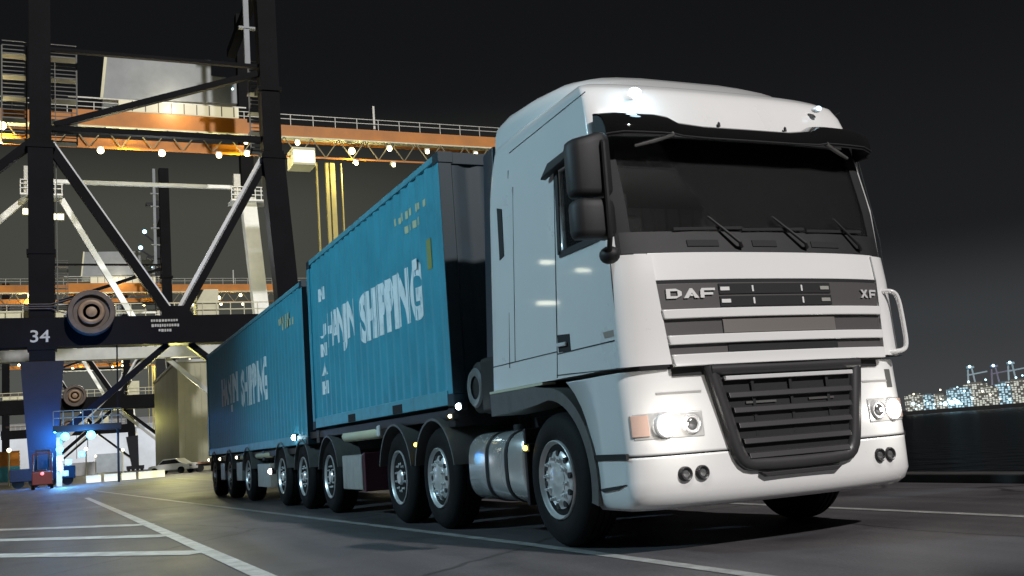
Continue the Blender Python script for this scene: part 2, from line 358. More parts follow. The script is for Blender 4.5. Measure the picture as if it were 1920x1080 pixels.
# kerb along the quay edge: a low step
q = MB(); q.box(4.42,4.75,-70,12,-.01,.10); q.build('quay_kerb', mat('kerb_concrete', (.035,.034,.033), .8, noise=.3, nscale=2), bevel=.02)['kind'] = 'structure'
ln = MB()
def line(pts, wd, z):
    for (a,b) in zip(pts, pts[1:]):
        a, b = Vector((*a,z)), Vector((*b,z)); d = (b-a).normalized(); n = Vector((-d.y,d.x,0))*wd/2
        ln.addv([a-n,a+n,b+n,b-n], [(0,1,2,3)])
line([(-1.02,-9),(-1.28,1.8),(-2.26,19.4),(-3.4,42)], .11, .004)
line([(1.80,-9),(1.80,60)], .11, .004)
ln.build('lane_lines', M['paintline'], smooth=False)['kind'] = 'structure'
ln = MB(); line([(-3.18,-9),(-3.40,2.2),(-3.62,14),(-3.95,30)], .15, .006)
for k in range(3): line([(-3.50-.03*k,4.5+2.95*k),(-9.5-.03*k,12.6+2.95*k)], .34, .005)
ln.build('bay_markings', M['yellowline'], smooth=False)['kind'] = 'structure'

# ------------------------------------------------------------------ truck tractor
TR = thing('truck', 'white tractor lorry with tall sleeper cab, black lower grille and lit headlights', 'truck', (0,1.4,0))
def P(mb, name, mt, **k):
    o = mb.build(name, mt, **k); reparent(o, TR); return o
def SUB(mb, name, mt, par, **k):
    o = mb.build(name, mt, **k); o.parent = par; o.location = -world_loc(par); return o
YF = [(.30,.05),(.36,.0),(1.25,.02),(1.28,.03),(1.86,.055),(2.06,.08),(3.0,.30),(3.15,.325),(3.28,.37),(3.38,.43),(3.45,.53)]
WD = [(.3,1.21),(.36,1.24),(1.28,1.245),(2.9,1.24),(3.15,1.225),(3.28,1.21),(3.38,1.19),(3.45,1.14)]
YR = [(1.28,2.50),(2.96,2.30),(3.45,2.20)]
def corner(x, z, p=2.7):
    D = lerp([(2.06,.17),(2.45,.105)],z)
    w_ = lerp(WD,z); r = min(1, abs(x)/w_)
    return lerp([(2.06,.05),(2.45,.025)],z)*r*r + D*(1-(max(0,1-r**p))**(1/p))
def yfront(x, z): return lerp(YF,z)+corner(x,z)
FX = [1,.998,.99,.975,.955,.93,.903,.86,.78,.66,.5,.34,.17]
FXS = [-r for r in FX]+[0]+FX[::-1]
def ring(z, sidey=(2.2,1.7,1.2,1.05,.93,.75,.55,.40)):
    w_ = lerp(WD,z); yr = lerp(YR,z); ye = yfront(w_,z); sidey = [max(y,ye+.006*(len(sidey)-k)) for k, y in enumerate(sidey)] if z > 2.87 else sidey
    L_ = [(-w_*.955,yr+.0),(-w_*.99,yr-.02),(-w_,yr-.07)]
    L_ += [(-w_, min(y,yr-.09)) for y in sidey]
    L_ += [(r*w_, yfront(r*w_,z)) for r in FXS]
    L_ += [(w_, min(y,yr-.09)) for y in sidey[::-1]]
    L_ += [(w_,yr-.07),(w_*.99,yr-.02),(w_*.955,yr)]
    return [(x,y,z) for x,y in L_]
ZS = [1.28,1.34,1.5,1.7,1.9,2.06,2.10,2.24,2.45,2.65,2.85,2.98,3.06,3.15,3.22,3.28,3.34,3.38,3.42,3.45]
rings = [ring(z) for z in ZS]; n = len(rings[0])
i_ws0 = next(i for i,p in enumerate(rings[6]) if abs(p[0]+.93*lerp(WD,2.10)) < 1e-4 and p[1] < 1); i_ws1 = n-1-i_ws0
mb = MB(); V = [p for r in rings for p in r]; F = []
def in_hole(i, k):
    za, zb = ZS[i], ZS[i+1]
    if za >= 2.09 and zb <= 2.99 and i_ws0 <= k and k+1 <= i_ws1: return True
    if za >= 2.23 and zb <= 2.86:
        ya, yb = rings[i][k][1], rings[i][(k+1)%n][1]; x = rings[i][k][0]
        if abs(abs(x)-lerp(WD,za)) < 1e-4 and abs(abs(rings[i][(k+1)%n][0])-lerp(WD,za)) < 1e-4 and max(ya,yb) <= .931 and min(ya,yb) >= .395: return True
    return False
for i in range(len(ZS)-1):
    for k in range(n):
        if not in_hole(i,k): F.append((i*n+k, i*n+(k+1)%n, (i+1)*n+(k+1)%n, (i+1)*n+k))
top = rings[-1]; cx, cy = 0, 1.35; prev = (len(ZS)-1)*n
for sc, dz in ((.96,.02),(.88,.035),(.7,.05),(.3,.06)):
    o = len(V); V += [(cx+(x-cx)*sc, cy+(y-cy)*sc, z+dz) for x,y,z in top]
    F += [(prev+k, prev+(k+1)%n, o+(k+1)%n, o+k) for k in range(n)]; prev = o
F.append(tuple(prev+k for k in range(n))); F.append(tuple(range(n))[::-1])
mb.addv(V,F); cb = P(mb, 'cab_body', M['white'], ang=50)
cb.data.materials.append(M['lining']); sm = cb.modifiers.new('lining','SOLIDIFY'); sm.thickness = .025; sm.offset = -1; sm.material_offset = 1
# raised roof fairing behind the front roof edge, climbing towards the rear
mb = MB(); V = []; F = []; prof = []
SPT = [(.62,3.50),(.75,3.59),(.95,3.69),(1.2,3.745),(1.6,3.775),(2.0,3.785),(2.19,3.76)]
SPW = [(.5,.86),(.62,.92),(.95,1.03),(1.3,1.10),(1.8,1.165),(2.3,1.165)]
nx = 17
def sp_row(y, zt, zb):
    row = []
    for k in range(nx+1):
        a = math.pi*k/nx; c = math.cos(a); s_ = math.sin(a)
        x = -lerp(SPW,y)*math.copysign(abs(c)**.42, c); row.append((x, y+.06*abs(x)**2*(1 if y < 1 else .3), zb+(zt-zb)*(abs(s_)**.42)))
    return row
rows = [sp_row(.50,3.43,3.34)]+[sp_row(y,zt,3.30) for y,zt in SPT]+[sp_row(2.205,3.60,3.30)]
mb.grid(rows); nb = (nx+1)
mb.f.append(tuple(range(nb))); mb.f.append(tuple(len(mb.v)-nb+k for k in range(nb))[::-1])
P(mb, 'roof_fairing', M['white'], ang=55)
# front sheets hugging the cab front
def fsheet(xa, xb, za, zb, off, th=.012, nx=24, nz=3, fn=None, slope=None):
    fn = fn or yfront; rows = []
    for j in range(nz+1):
        z = za+(zb-za)*j/nz; a, b = (xa, xb) if slope is None else slope(j/nz)
        row = []
        for i in range(nx+1):
            t = i/nx; t = .5-.5*math.cos(math.pi*t)*(1-.0)
            x = a+(b-a)*t; row.append((x, fn(x,z)-off, z))
        rows.append(row)
    mb = MB(); mb.grid(rows, back=(0,th,0)); return mb
P(fsheet(-1.10,1.10,2.085,2.99,-.004,.006,nz=6), 'windscreen', M['glass'])
cowl = P(fsheet(-1.17,1.17,2.065,2.22,.006,.02), 'scuttle_panel', M['plastic'])
for xa, xb in ((-.68,-.42),(-.13,.09),(.42,.70)):
    SUB(fsheet(xa,xb,2.105,2.155,.013,.012,nx=8), 'vent_slot', M['matblack'], cowl, bevel=.004)
mb = MB()                                                           # black surround of the glass
for s in (-1,1):
    rows = []
    for j in range(9):
        z = 2.06+(3.02-2.06)*j/8; rows.append([(s*lerp(WD,z)*r, yfront(s*lerp(WD,z)*r,z)-.004, z) for r in (.875,.895,.915,.935,.95,.962)])
    P(MB().grid(rows, back=(0,.01,0)), 'windscreen_pillar_trim', M['matblack'])
# wipers
for (x0,x1,z1) in ((-.24,-.47,2.33),(.36,.10,2.34),(.93,.70,2.34)):
    y0, y1 = yfront(x0,2.10), yfront(x1,z1)
    wi = P(MB().tube([(x0,y0-.02,2.10),(x0-.03,y0-.045,2.13),(x1,y1-.03,z1)],[.016,.013,.008],8), 'wiper', M['plastic'])
    SUB(MB().bar((x1-.30,yfront(x1-.30,2.235)-.018,2.235),(x1+.28,yfront(x1+.28,2.25)-.018,2.25),.022,.014), 'wiper_blade', M['matblack'], wi)
# sun visor
mb = MB(); rows = []
VX = [-1.215,-1.205,-1.18,-1.1,-.95,-.80,-.70,-.62,-.4,0,.4,.62,.70,.80,.95,1.1,1.18,1.215,1.23]
def visz(x): return .075*max(0,min(1,(abs(x)-.58)/.14))
for t in range(9):
    u = t/8; row = []
    for x in VX:
        e = max(0,(abs(x)-1.1)/.17); k = max(0,min(1,(abs(x)-.58)/.14))
        y = lerp(YF,3.0)+corner(min(1.2,abs(x)),3.0)*.7 - .012 - .20*math.sin(u*math.pi/2)*(1-.25*e)
        z = 3.06+visz(x)-.05*u-(.095+.05*k)*u**2.2-.02*e*e
        row.append((x,y,z))
    rows.append(row)
mb.grid(rows, back=(0,.004,-.012)); vis = P(mb, 'sun_visor', M['visor'])
SUB(MB().tube([(x, rows[-1][i][1], rows[-1][i][2]-.006) for i,x in enumerate(VX)], .007, 8), 'visor_edge', M['matblack'], vis)
for s in (-1,1):                                                     # opaque visor end brackets
    pts = [r[0 if s < 0 else -1] for r in rows]
    poly = [(p[0],p[1],p[2]) for p in pts]+[(pts[-1][0],pts[-1][1]+.03,pts[-1][2]-.05),(pts[-1][0],pts[-1][1]+.16,pts[-1][2]-.05),(pts[0][0],pts[0][1]+.02,pts[0][2]-.20)]
    SUB(MB().prism(poly,(-s*.03,0,0)), 'visor_bracket', M['plastic'], vis)
    c0 = 2 if s < 0 else len(VX)-3; c1 = 6 if s < 0 else len(VX)-7
    SUB(MB().tube([(rows[-1][c1][0],rows[-1][c1][1]+.01,rows[-1][c1][2]-.005),(s*.84,rows[-1][c1][1]+.05,rows[-1][c1][2]-.05),(s*.98,rows[-1][c1][1]+.10,rows[-1][c1][2]-.08)],[.02,.016,.012],8), 'visor_stay', M['greyplastic'], vis)
    rws = [[(p[0],p[1]+.004,p[2]-.018) for p in (r[1:7] if s < 0 else r[-7:-1])] for r in rows]
    SUB(MB().grid(rws, back=(0,.004,-.01)), 'visor_end_panel', M['plastic'], vis)
# bonnet panel and grille
P(fsheet(-1.0,1.05,1.86,2.062,.012,.03), 'bonnet_panel', M['white'], bevel=.006)
gs0 = lambda a: (lambda t: (-a[0]-(a[1]-a[0])*t, a[0]+.05+(a[1]-a[0])*t))
sur = P(fsheet(-1,1,1.245,1.862,.006,.03,slope=gs0((.925,.968))), 'grille_surround', M['matblack'])
gs = lambda a: (lambda t: (-a[0]-(a[1]-a[0])*t, a[0]+.05+(a[1]-a[0])*t))
strip = P(fsheet(-1,1,1.655,1.835,.018,.02,slope=gs((.955,.985))), 'badge_strip', M['strip'], bevel=.003)
SUB(fsheet(-.50,.50,1.752,1.826,.026,.01,nx=10), 'slot', M['matblack'], strip)
SUB(fsheet(-.50,.50,1.664,1.735,.026,.01,nx=10), 'slot', M['matblack'], strip)
for z in (1.788,1.70):
    for x, wdt in ((-.455,.075),(-.22,.014),(.22,.014),(.44,.085)):
        SUB(fsheet(x-wdt/2,x+wdt/2,z-.022 if wdt < .03 else z-.012,z+.022 if wdt < .03 else z+.014,.032,.008,nx=2,nz=1), 'slot_rib', M['galv'] if wdt > .03 and x > 0 else M['whitetrim'], strip)
for za, zb, k in ((1.585,1.652,.955),(1.405,1.470,.935),(1.255,1.338,.92)):
    P(fsheet(-1,1,za,zb,.045,.05,slope=gs((k,k+.012))), 'grille_bar', M['whitetrim'], bevel=.014, seg=3)
for za, zb in ((1.472,1.583),(1.340,1.403)):
    b = P(fsheet(-1,1,za,zb,.012,.02,slope=gs((.945,.955))), 'grille_infill', M['strip'])
    if za > 1.4:
        SUB(fsheet(-.50,.50,za+.004,zb-.012,.024,.008,nx=10), 'mesh_panel', mat('grille_mesh_panel', (.30,.28,.26), .3, metal=.5), b)
    else: SUB(fsheet(-.48,.50,za+.004,zb-.004,.02,.008,nx=10), 'mesh_panel', M['matblack'], b)
for s in (-1,1):                                                     # corner wind deflectors beside the grille
    rows = []
    for j in range(9):
        z = 1.275+(2.05-1.275)*j/8; w_ = lerp(WD,z); xi = (.926+.045*min(1,j/6)+(.055 if s > 0 else 0))/w_; rows.append([(s*(w_+.008)*r, yfront(s*w_*r,z)-.022*(1-t_**3)-.004, z) for t_ in (0,.18,.36,.52,.66,.78,.88,.95,.985,1) for r in (xi+(.9995-xi)*t_,)])
    cpn = P(MB().grid(rows, back=(0,.02,0)), 'corner_deflector', M['white'])
    pass
    z0, z1 = 1.30, 1.77
    if s > 0: P(MB().tube(chaikin([(s*1.08,yfront(1.08,z1)-.01,z1),(s*1.15,yfront(1.06,z1)-.06,z1),(s*1.20,yfront(1.06,z1)-.065,z1-.05),(s*1.205,yfront(1.06,1.5)-.065,1.53),(s*1.205,yfront(1.06,z0)-.065,z0+.05),(s*1.17,yfront(1.06,z0)-.06,z0),(s*1.06,yfront(1.06,z0)-.01,z0)]),.018,10), 'grab_handle', M['whitetrim'])
# badges: block letters
def letters(strokes, x0, z0, h, wd, gap, off, name, mt, par):
    mb = MB(); x = x0
    for g in strokes:
        for poly in g:
            pts = [(x+px*wd, yfront(x+px*wd, z0)-off, z0+pz*h) for px,pz in poly]
            mb.prism(pts, (0,.008,0))
        x += wd+gap
    return SUB(mb, name, mt, par, smooth=False)
LD = [[(0,0),(.25,0),(.25,1),(0,1)],[(.25,.76),(.72,.76),(.62,1),(.25,1)],[(.25,0),(.62,0),(.72,.24),(.25,.24)],[(.72,.76),(.72,.24),(.62,0),(.98,.30),(.98,.70),(.62,1)]]
LA = [[(0,0),(.28,0),(.62,.72),(.5,1),(.42,1)],[(.42,1),(.5,.72),(.72,0),(1,0),(.58,1)],[(.42,.20),(.62,.20),(.56,.42),(.46,.42)]]
LF = [[(0,0),(.25,0),(.25,.30),(0,.30)],[(0,.30),(.85,.30),(.85,.54),(0,.54)],[(0,.54),(.25,.54),(.25,.76),(0,.76)],[(0,.76),(1,.76),(1,1),(.1,1)]]
LX = [[(0,0),(.28,0),(1,1),(.72,1)],[(0,1),(.28,1),(1,0),(.72,0)]]
letters([LD,LA,LF], -.915, 1.728, .068, .118, .012, .030, 'lettering', M['whitetrim'], strip)
letters([LX,LF], .815, 1.715, .062, .080, .018, .030, 'lettering', mat('silver_lettering',(.55,.55,.55),.4), strip)
# bumper and headlight panels
def ybump(x, z):
    w_ = 1.245; r = min(1,abs(x)/w_); base_ = lerp([(.30,.09),(.345,.03),(.42,.0),(.665,.0),(.9,.012),(1.25,.035)],z)
    return base_+.06*r*r+.24*(1-(max(0,1-r**2.7))**(1/2.7))
ARCH = [(.33,.74),(.36,.73),(.67,.715),(.71,.715),(.86,.745),(1.0,.81),(1.1,.88),(1.18,.96),(1.25,1.06)]
def bump_loft(zs, name, mt, off=0):
    rows = []
    for z in zs:
        w_ = lerp([(.30,1.19),(.345,1.225),(.42,1.243),(1.25,1.245)],z)+off; ya = lerp(ARCH,z)
        row = [(-w_,ya,z),(-w_,.56,z),(-w_,.46,z)]+[(r*w_, ybump(r*1.245,z)-off, z) for r in FXS]+[(w_,.46,z),(w_,.56,z),(w_,ya,z)]
        rows.append(row)
    o = P(MB().grid(rows), name, mt, ang=60); sm = o.modifiers.new('shell','SOLIDIFY'); sm.thickness = .03; sm.offset = -1; return o
bump_loft([.305,.325,.345,.38,.42,.50,.60,.645,.662], 'bumper', M['white'])
bump_loft([.672,.69,.75,.85,.95,1.05,1.15,1.215,1.235,1.245], 'headlight_panel', M['white'])
P(fsheet(-.915,.915,1.192,1.262,.010,.05,fn=ybump), 'bumper_gap', M['matblack'])
# lower grille
UP = [(.70,1.245),(.69,1.20),(.668,1.10),(.645,1.0),(.622,.90),(.60,.80),(.585,.73),(.572,.68),(.553,.62),(.52,.565),(.475,.53),(.41,.512),(.25,.503),(.0,.50)]
def trap(z): return lerp([(z_,x_) for x_,z_ in UP[::-1]], z)
def trapin(z): return trap(z)-.104
bk = [[(s_*trap(z)*1.0, ybump(trap(z),z)*.0+ybump(0,z)-.004, z) for s_ in (-1,-.5,0,.5,1)] for z in (.505,.53,.57,.64,.8,1.0,1.2,1.245)]
g = P(MB().grid(bk, back=(0,.03,0)), 'lower_grille', M['matblack'])
fr = MB(); path = [(-x,z) for x,z in UP]+[(x,z) for x,z in UP[::-1]][1:]; rows = []
for d, o in ((0,.012),(.005,-.022),(.018,-.040),(.05,-.046),(.088,-.036),(.104,-.012),(.108,.02)):
    row = []
    for i, (x,z) in enumerate(path):
        p0, p1 = path[max(0,i-1)], path[min(len(path)-1,i+1)]; tx, tz = p1[0]-p0[0], p1[1]-p0[1]; l_ = math.hypot(tx,tz)
        nx_, nz_ = -tz/l_, tx/l_            # inward normal of a path running down, across and up
        row.append((x+nx_*d, ybump(0,max(z,.5))+.5*(ybump(x*.8,z)-ybump(0,z))+o, z+nz_*d))
    rows.append(row)
fr.grid(rows)
fr.grid([[(s_*.66, ybump(0,1.2)+o, z) for s_ in (-1,-.5,0,.5,1)] for o, z in ((.01,1.262),(-.035,1.25),(-.042,1.22),(-.03,1.185),(.01,1.18))])
SUB(fr, 'grille_frame', M['grilleplastic'], g, ang=70)
SUB(MB().prism([(-.36,ybump(0,.5)-.036,.50),(-.31,ybump(0,.5)-.036,.468),(.31,ybump(0,.5)-.036,.468),(.36,ybump(0,.5)-.036,.50)],(0,.05,0)), 'grille_lip', M['grilleplastic'], g, bevel=.006)
SUB(MB().box(-.565,.565,ybump(0,1.15)-.050,ybump(0,1.15)-.02,1.142,1.172), 'chrome_strip', M['silver'], g, bevel=.006)
for z in (1.035,.93,.825,.715,.615):
    h = trapin(z)-.004; yb = ybump(0,z)
    SUB(MB().prism([(-h,yb-.042,z-.016),(-h,yb-.030,z+.022),(-h,yb+.0,z+.03),(-h,yb,z-.02)],(2*h,0,0)), 'grille_slat', M['grilleplastic'], g, bevel=.005)
for x in (-.33,0,.33):
    SUB(MB().box(x-.012,x+.012,ybump(0,.9)-.012,ybump(0,.9)+.01,.58,1.14), 'grille_rib', M['matblack'], g)
for xa, xb, c_ in ((-.40,-.14,'greyplastic'),(.15,.38,'strip')):
    SUB(MB().box(xa,xb,ybump(0,.98)-.016,ybump(0,.98),.975,.990), 'grille_mesh_bar', M[c_], g)
# headlights
for s in (-1,1):
    def hs(xa, xb, za, zb, off, mt, par=None, name='headlight', **k):
        xa, xb = sorted((s*xa, s*xb)); mbx = fsheet(xa,xb,za,zb,off,.03,nx=10,nz=4,fn=ybump)
        return P(mbx, name, mt, **k) if par is None else SUB(mbx, name, mt, par, **k)
    hl = hs(.735,1.205,.775,.955,.006,mat('headlight_bowl',(.62,.62,.61),.2,metal=.25,coat=.6), bevel=.028, seg=4)
    hs(1.115,1.215,.80,.945,.016,M['amber'],hl,'indicator', bevel=.012)
    for x, mt, nm, rr in ((1.01,E['head'],'main_beam',.070),(.83,M['lampglass'],'dipped_beam',.054)):
        c = Vector((s*x, ybump(x,.865)-.005, .865))
        SUB(MB().lathe([(-.035,.0),(-.033,rr*.5),(-.026,rr*.8),(-.01,rr),(.02,rr)], c, 'y', 24), nm, mt, hl)
        SUB(MB().lathe([(-.022,rr),(-.030,rr+.006),(-.022,rr+.013),(.01,rr+.013)], c, 'y', 24), 'bezel', M['silver'], hl)
    if s > 0: P(fsheet(1.02,1.10,1.03,1.17,.004,.01,nx=6,nz=3,fn=ybump), 'air_duct', M['greyplastic'], bevel=.02)
    point('headlight_glow', (s*1.02,-.10,.87), 3.2, (1,.95,.86), .06, TR)
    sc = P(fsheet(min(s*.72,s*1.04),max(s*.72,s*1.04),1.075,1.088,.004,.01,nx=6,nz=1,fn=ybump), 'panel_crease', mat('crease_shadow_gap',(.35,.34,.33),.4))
    for x in (.785,.905):
        c = Vector((s*x, ybump(x,.535), .535))
        fo = P(MB().lathe([(-.014,.0),(-.012,.022),(-.004,.03),(.02,.03)], c, 'y', 20), 'fog_lamp', M['lampglass'])
        SUB(MB().lathe([(-.004,.03),(-.02,.036),(-.024,.043),(-.016,.05),(.02,.052)], c, 'y', 24), 'fog_lamp_ring', M['grilleplastic'], fo)
# side: step and arches (near and far)
for s in (-1,1):
    sx = lambda a: s*a
    def sbox(xa,xb,*r): xa, xb = sorted((s*xa,s*xb)); return MB().box(xa,xb,*r)
    stp = P(sbox(1.235,1.256,.24,.725,.655,.695), 'step_tread', M['matblack'])
    SUB(MB().prism([(s*1.256,.28,.49),(s*1.256,.66,.455),(s*1.256,.60,.435),(s*1.256,.40,.455)],(s*-.02,0,0)), 'step_recess', M['seam'], stp)
    # mudguard arch over the front wheel
    def arch(yc, zc, r0, r1, a0, a1, x0, x1, tail=None, nn=22):
        mbx = MB(); rows = []
        A = [R(a0+(a1-a0)*i/nn) for i in range(nn+1)]
        inn = [(yc+r0*math.cos(a), zc+r0*math.sin(a)) for a in A]; ou = [(yc+r1*math.cos(a), zc+r1*math.sin(a)) for a in A]
        if tail: inn += tail[0]; ou += tail[1]
        x0, x1 = s*x0, s*x1
        mbx.grid([[(x0,*p) for p in inn],[(x0,*p) for p in ou],[(x1,*p) for p in ou],[(x1,*p) for p in inn],[(x0,*p) for p in inn]])
        for seq in ((0,),( -1,)):
            i = seq[0]; mbx.addv([(x0,*inn[i]),(x0,*ou[i]),(x1,*ou[i]),(x1,*inn[i])],[(0,1,2,3)])
        return mbx
    P(arch(1.38,.50,.63,.725,193,92,1.262,.93, ([(1.62,1.10),(2.06,1.075),(2.50,1.06)],[(1.62,1.255),(2.06,1.255),(2.50,1.255)])), 'mudguard', M['greyplastic'])
    P(sbox(1.266,1.15,1.42,2.50,1.256,1.276), 'mudguard_lit_edge', mat('mudguard_edge_light',(.55,.55,.40),.4))  # lamplit top edge painted as a pale yellow strip
    P(sbox(1.02,.75,.80,2.5,1.14,1.27), 'wheel_arch_liner', M['matblack'])
    # door seams, handle, slot
    gap = lambda ya,za,yb,zb,wd=.009: MB().bar((s*(lerp(WD,za)+.0015),ya,za),(s*(lerp(WD,zb)+.0015),yb,zb),wd,.004,side=(1,0,0))
    dr = MB()
    DP = [(.235,1.47),(.235,2.20),(.36,2.93),(.97,2.93),(1.06,2.22),(1.16,1.47)]
    for a, b in zip(DP, DP[1:]+DP[:1]):
        q_ = gap(a[0],a[1],b[0],b[1]); dr.addv(q_.v,q_.f)
    door = P(dr, 'door', M['seam'])
    for pts in (((1.19,1.31),(.16,1.27)),((2.46,1.49),(1.17,1.49)),((2.07,1.45),(1.84,3.12)),((1.95,1.49),(1.75,2.95)),((1.16,1.47),(1.19,1.29)),((1.82,3.27),(.45,3.33))):
        P(gap(pts[0][0],pts[0][1],pts[1][0],pts[1][1],.007), 'panel_seam', M['seam'])
    hb = SUB(MB().prism([(s*1.249,.93,1.47),(s*1.249,1.13,1.48),(s*1.249,1.13,1.615),(s*1.249,.93,1.60)],(s*-.01,0,0)), 'handle_recess', M['matblack'], door, bevel=.004)
    SUB(MB().bar((s*1.262,.97,1.53),(s*1.262,1.12,1.535),.03,.018), 'handle', M['silver'], door, bevel=.006)
    SUB(MB().prism([(s*1.249,.23,1.50),(s*1.249,.40,1.50),(s*1.249,.42,1.545),(s*1.249,.25,1.545)],(s*-.004,0,0)), 'badge', mat('door_badge',(.33,.28,.25),.4), door)
    P(MB().prism([(s*1.247,2.02,2.41),(s*1.247,2.12,2.39),(s*1.247,2.10,2.85),(s*1.247,2.00,2.82)],(s*-.01,0,0)), 'air_slot', M['matblack'], bevel=.003)
    sw = P(MB().prism([(s*1.236,.39,2.235),(s*1.236,.94,2.235),(s*1.236,.90,2.86),(s*1.236,.42,2.86)],(s*-.006,0,0)), 'side_window', M['glass'])
    fb = MB()
    for a, b in (((.36,2.215),(.985,2.215)),((.985,2.215),(.93,2.885)),((.93,2.885),(.40,2.885)),((.40,2.885),(.36,2.215))):
        fb.bar((s*1.244,*a),(s*1.244,*b),.05,.014,side=(1,0,0))
    SUB(fb, 'window_frame', M['plastic'], sw)
    P(MB().prism([(s*1.25,1.10,2.83),(s*1.25,.95,2.925),(s*1.25,.62,2.945),(s*1.25,.62,2.88),(s*1.25,.95,2.85)],(s*.06,0,0)), 'window_deflector', M['plastic'], bevel=.01)
    if s < 0:
        # mirrors
        def hous(z0, z1, mt):
            pl_ = [(-1.665,.00),(-1.66,-.08),(-1.61,-.125),(-1.44,-.14),(-1.385,-.125),(-1.365,-.05),(-1.375,.04),(-1.63,.05)]
            mbx = MB(); rws = []
            for z, k in ((z0,.86),(z0+.015,.96),(z0+.04,1),(z1-.06,1),(z1-.02,.94),(z1,.80)):
                rws.append([(-s*(-1) * (-1) * (1.49+(-(x)-1.49)*k) * (-1) if False else s*(1.51+((-x)-1.51)*k), -.04+(y+.04)*k, z+(.03 if x > -1.45 else -.015)*(1 if z > z0+.3 else 0)) for x,y in pl_])
            cl = [r+[r[0]] for r in rws]; mbx.grid(cl); mbx.f.append(tuple(range(len(pl_)))); o_ = len(mbx.v)-len(cl[0]); mbx.f.append(tuple(o_+k for k in range(len(pl_))))
            return mbx
        mir = P(hous(2.40,2.80,None), 'mirror', M['plastic'], ang=60)
        SUB(hous(2.12,2.375,None), 'wide_angle_mirror', M['plastic'], mir, ang=60)
        SUB(MB().tube([(s*1.24,.30,2.90),(s*1.36,.10,2.86),(s*1.43,-.06,2.82),(s*1.45,-.155,2.74),(s*1.455,-.158,2.4),(s*1.455,-.15,2.10),(s*1.43,-.08,2.02),(s*1.33,.06,2.02),(s*1.235,.22,2.08)],.018,8), 'mirror_arm', M['plastic'], mir)
        SUB(MB().sphere((s*1.40,-.03,2.01),.075,14,.9,1.1,.8), 'kerb_mirror', M['plastic'], mir)
        SUB(MB().prism([(s*1.335,.052,2.45),(s*1.63,.06,2.45),(s*1.63,.06,2.75),(s*1.335,.052,2.77)],(0,-.008,0)), 'mirror_glass', M['chrome'], mir)
    # roof clearance lamps
    c = (s*.86,.335,3.30)
    cl = P(MB().sphere((c[0],c[1]+.016,c[2]),.036,12,1.3,.5,.7), 'clearance_lamp_housing', M['whitetrim'])
    SUB(MB().sphere((c[0],c[1]-.022,c[2]),.044 if s < 0 else .024,14,1.2,.6,.9), 'clearance_lamp', E['cool'] if s < 0 else E['cooldim'], cl)
point('roof_lamp_glow', (-.86,.20,3.30), 1.2, (.6,.85,1), .05, TR)
# washer nubs under the roof edge
for x in (-.15,.48,.95): P(MB().lathe([(0,.012),(.03,.01),(.04,0)],(x,.30,3.08),'z',8), 'washer_nub', M['plastic'])
# interior
mb = MB(); mb.box(-1.05,1.05,.55,1.0,2.0,2.2); P(mb, 'dashboard', M['interior'], bevel=.05)
for x in (-.55,.55):
    st = P(MB().box(x-.26,x+.26,1.25,1.45,1.9,2.62), 'seat', M['seatcloth'], bevel=.06)
    SUB(MB().box(x-.14,x+.14,1.27,1.40,2.64,2.82), 'headrest', M['seatcloth'], st, bevel=.04)
P(MB().lathe([(-.015,.19),(0,.205),(.015,.19),(0,.175)],(.55,.78,2.28),'y',24,closed=True), 'steering_wheel', M['plastic'])
P(MB().grid([[(-1.18+2.36*k/80, 1.93+.025*math.sin(k*1.3), z) for k in range(81)] for z in (1.4,3.3)], back=(0,.02,0)), 'curtain', M['curtain'])
P(MB().box(-1.1,1.1,.7,1.9,2.84,2.86), 'overhead_locker', M['interior'])
# chassis, tank, wheels
ch = MB()
for s in (-1,1): ch.box(s*.40-.045,s*.40+.045,.5,6.15,.78,1.05)
for y in (1.2,2.3,3.3,4.6,5.9): ch.box(-.40,.40,y,y+.12,.82,1.0)
P(ch, 'chassis_frame', M['chassis'], bevel=.006)
P(MB().lathe([(1.11,.55),(1.15,.55)],(0,4.7,0),'z',24), 'fifth_wheel', M['chassis'])
def tankmb(y0, y1, s, grow=0):
    prof = []; cx_, cz_, hx, hz = .88, .615, .335+grow, .315+grow
    for k in range(36):
        t = 2*math.pi*k/36; c_, s_ = math.cos(t), math.sin(t)
        prof.append((s*(cx_+hx*math.copysign(abs(c_)**.62,c_)), cz_+hz*math.copysign(abs(s_)**.62,s_)))
    mbx = MB(); e = .0 if grow else .035
    rws = []
    for y, k in (((y0,.93),(y0+e,1),(y1-e,1),(y1,.93)) if not grow else ((y0,1),(y1,1))):
        r_ = [(s*cx_+(x-s*cx_)*k, y, cz_+(z-cz_)*k) for x,z in prof]; rws.append(r_+[r_[0]])
    mbx.grid(rws); mbx.f.append(tuple(range(36))); o_ = 37*(len(rws)-1); mbx.f.append(tuple(o_+k for k in range(36))); return mbx
for s in (-1,1):
    tk = P(tankmb(2.02,3.28,s), 'fuel_tank', M['chrome'], ang=60)
    for y in (2.36,2.80): SUB(tankmb(y-.03,y+.03,s,.008), 'tank_strap', M['plastic'], tk, ang=60)
    SUB(MB().lathe([(0,.06),(.04,.06),(.05,.05)],(s*.95,2.6,.93),'z',16), 'filler_cap', M['plastic'], tk)
    SUB(MB().box(min(s*.56,s*1.205),max(s*.56,s*1.205),1.955,2.0,.30,.93), 'tank_end_guard', M['chassis'], tk, bevel=.01)
    for yw in (4.13,5.46):
        mg = MB(); A = [R(a) for a in range(14,168,8)]
        x0, x1 = s*1.255, s*.80
        inn = [(yw+.60*math.cos(a), .50+.60*math.sin(a)) for a in A]; ou = [(yw+.625*math.cos(a), .50+.625*math.sin(a)) for a in A]
        mg.grid([[(x0,*p) for p in inn],[(x0,*p) for p in ou],[(x1,*p) for p in ou],[(x1,*p) for p in inn],[(x0,*p) for p in inn]])
        P(mg, 'rear_mudguard', M['greyplastic'])
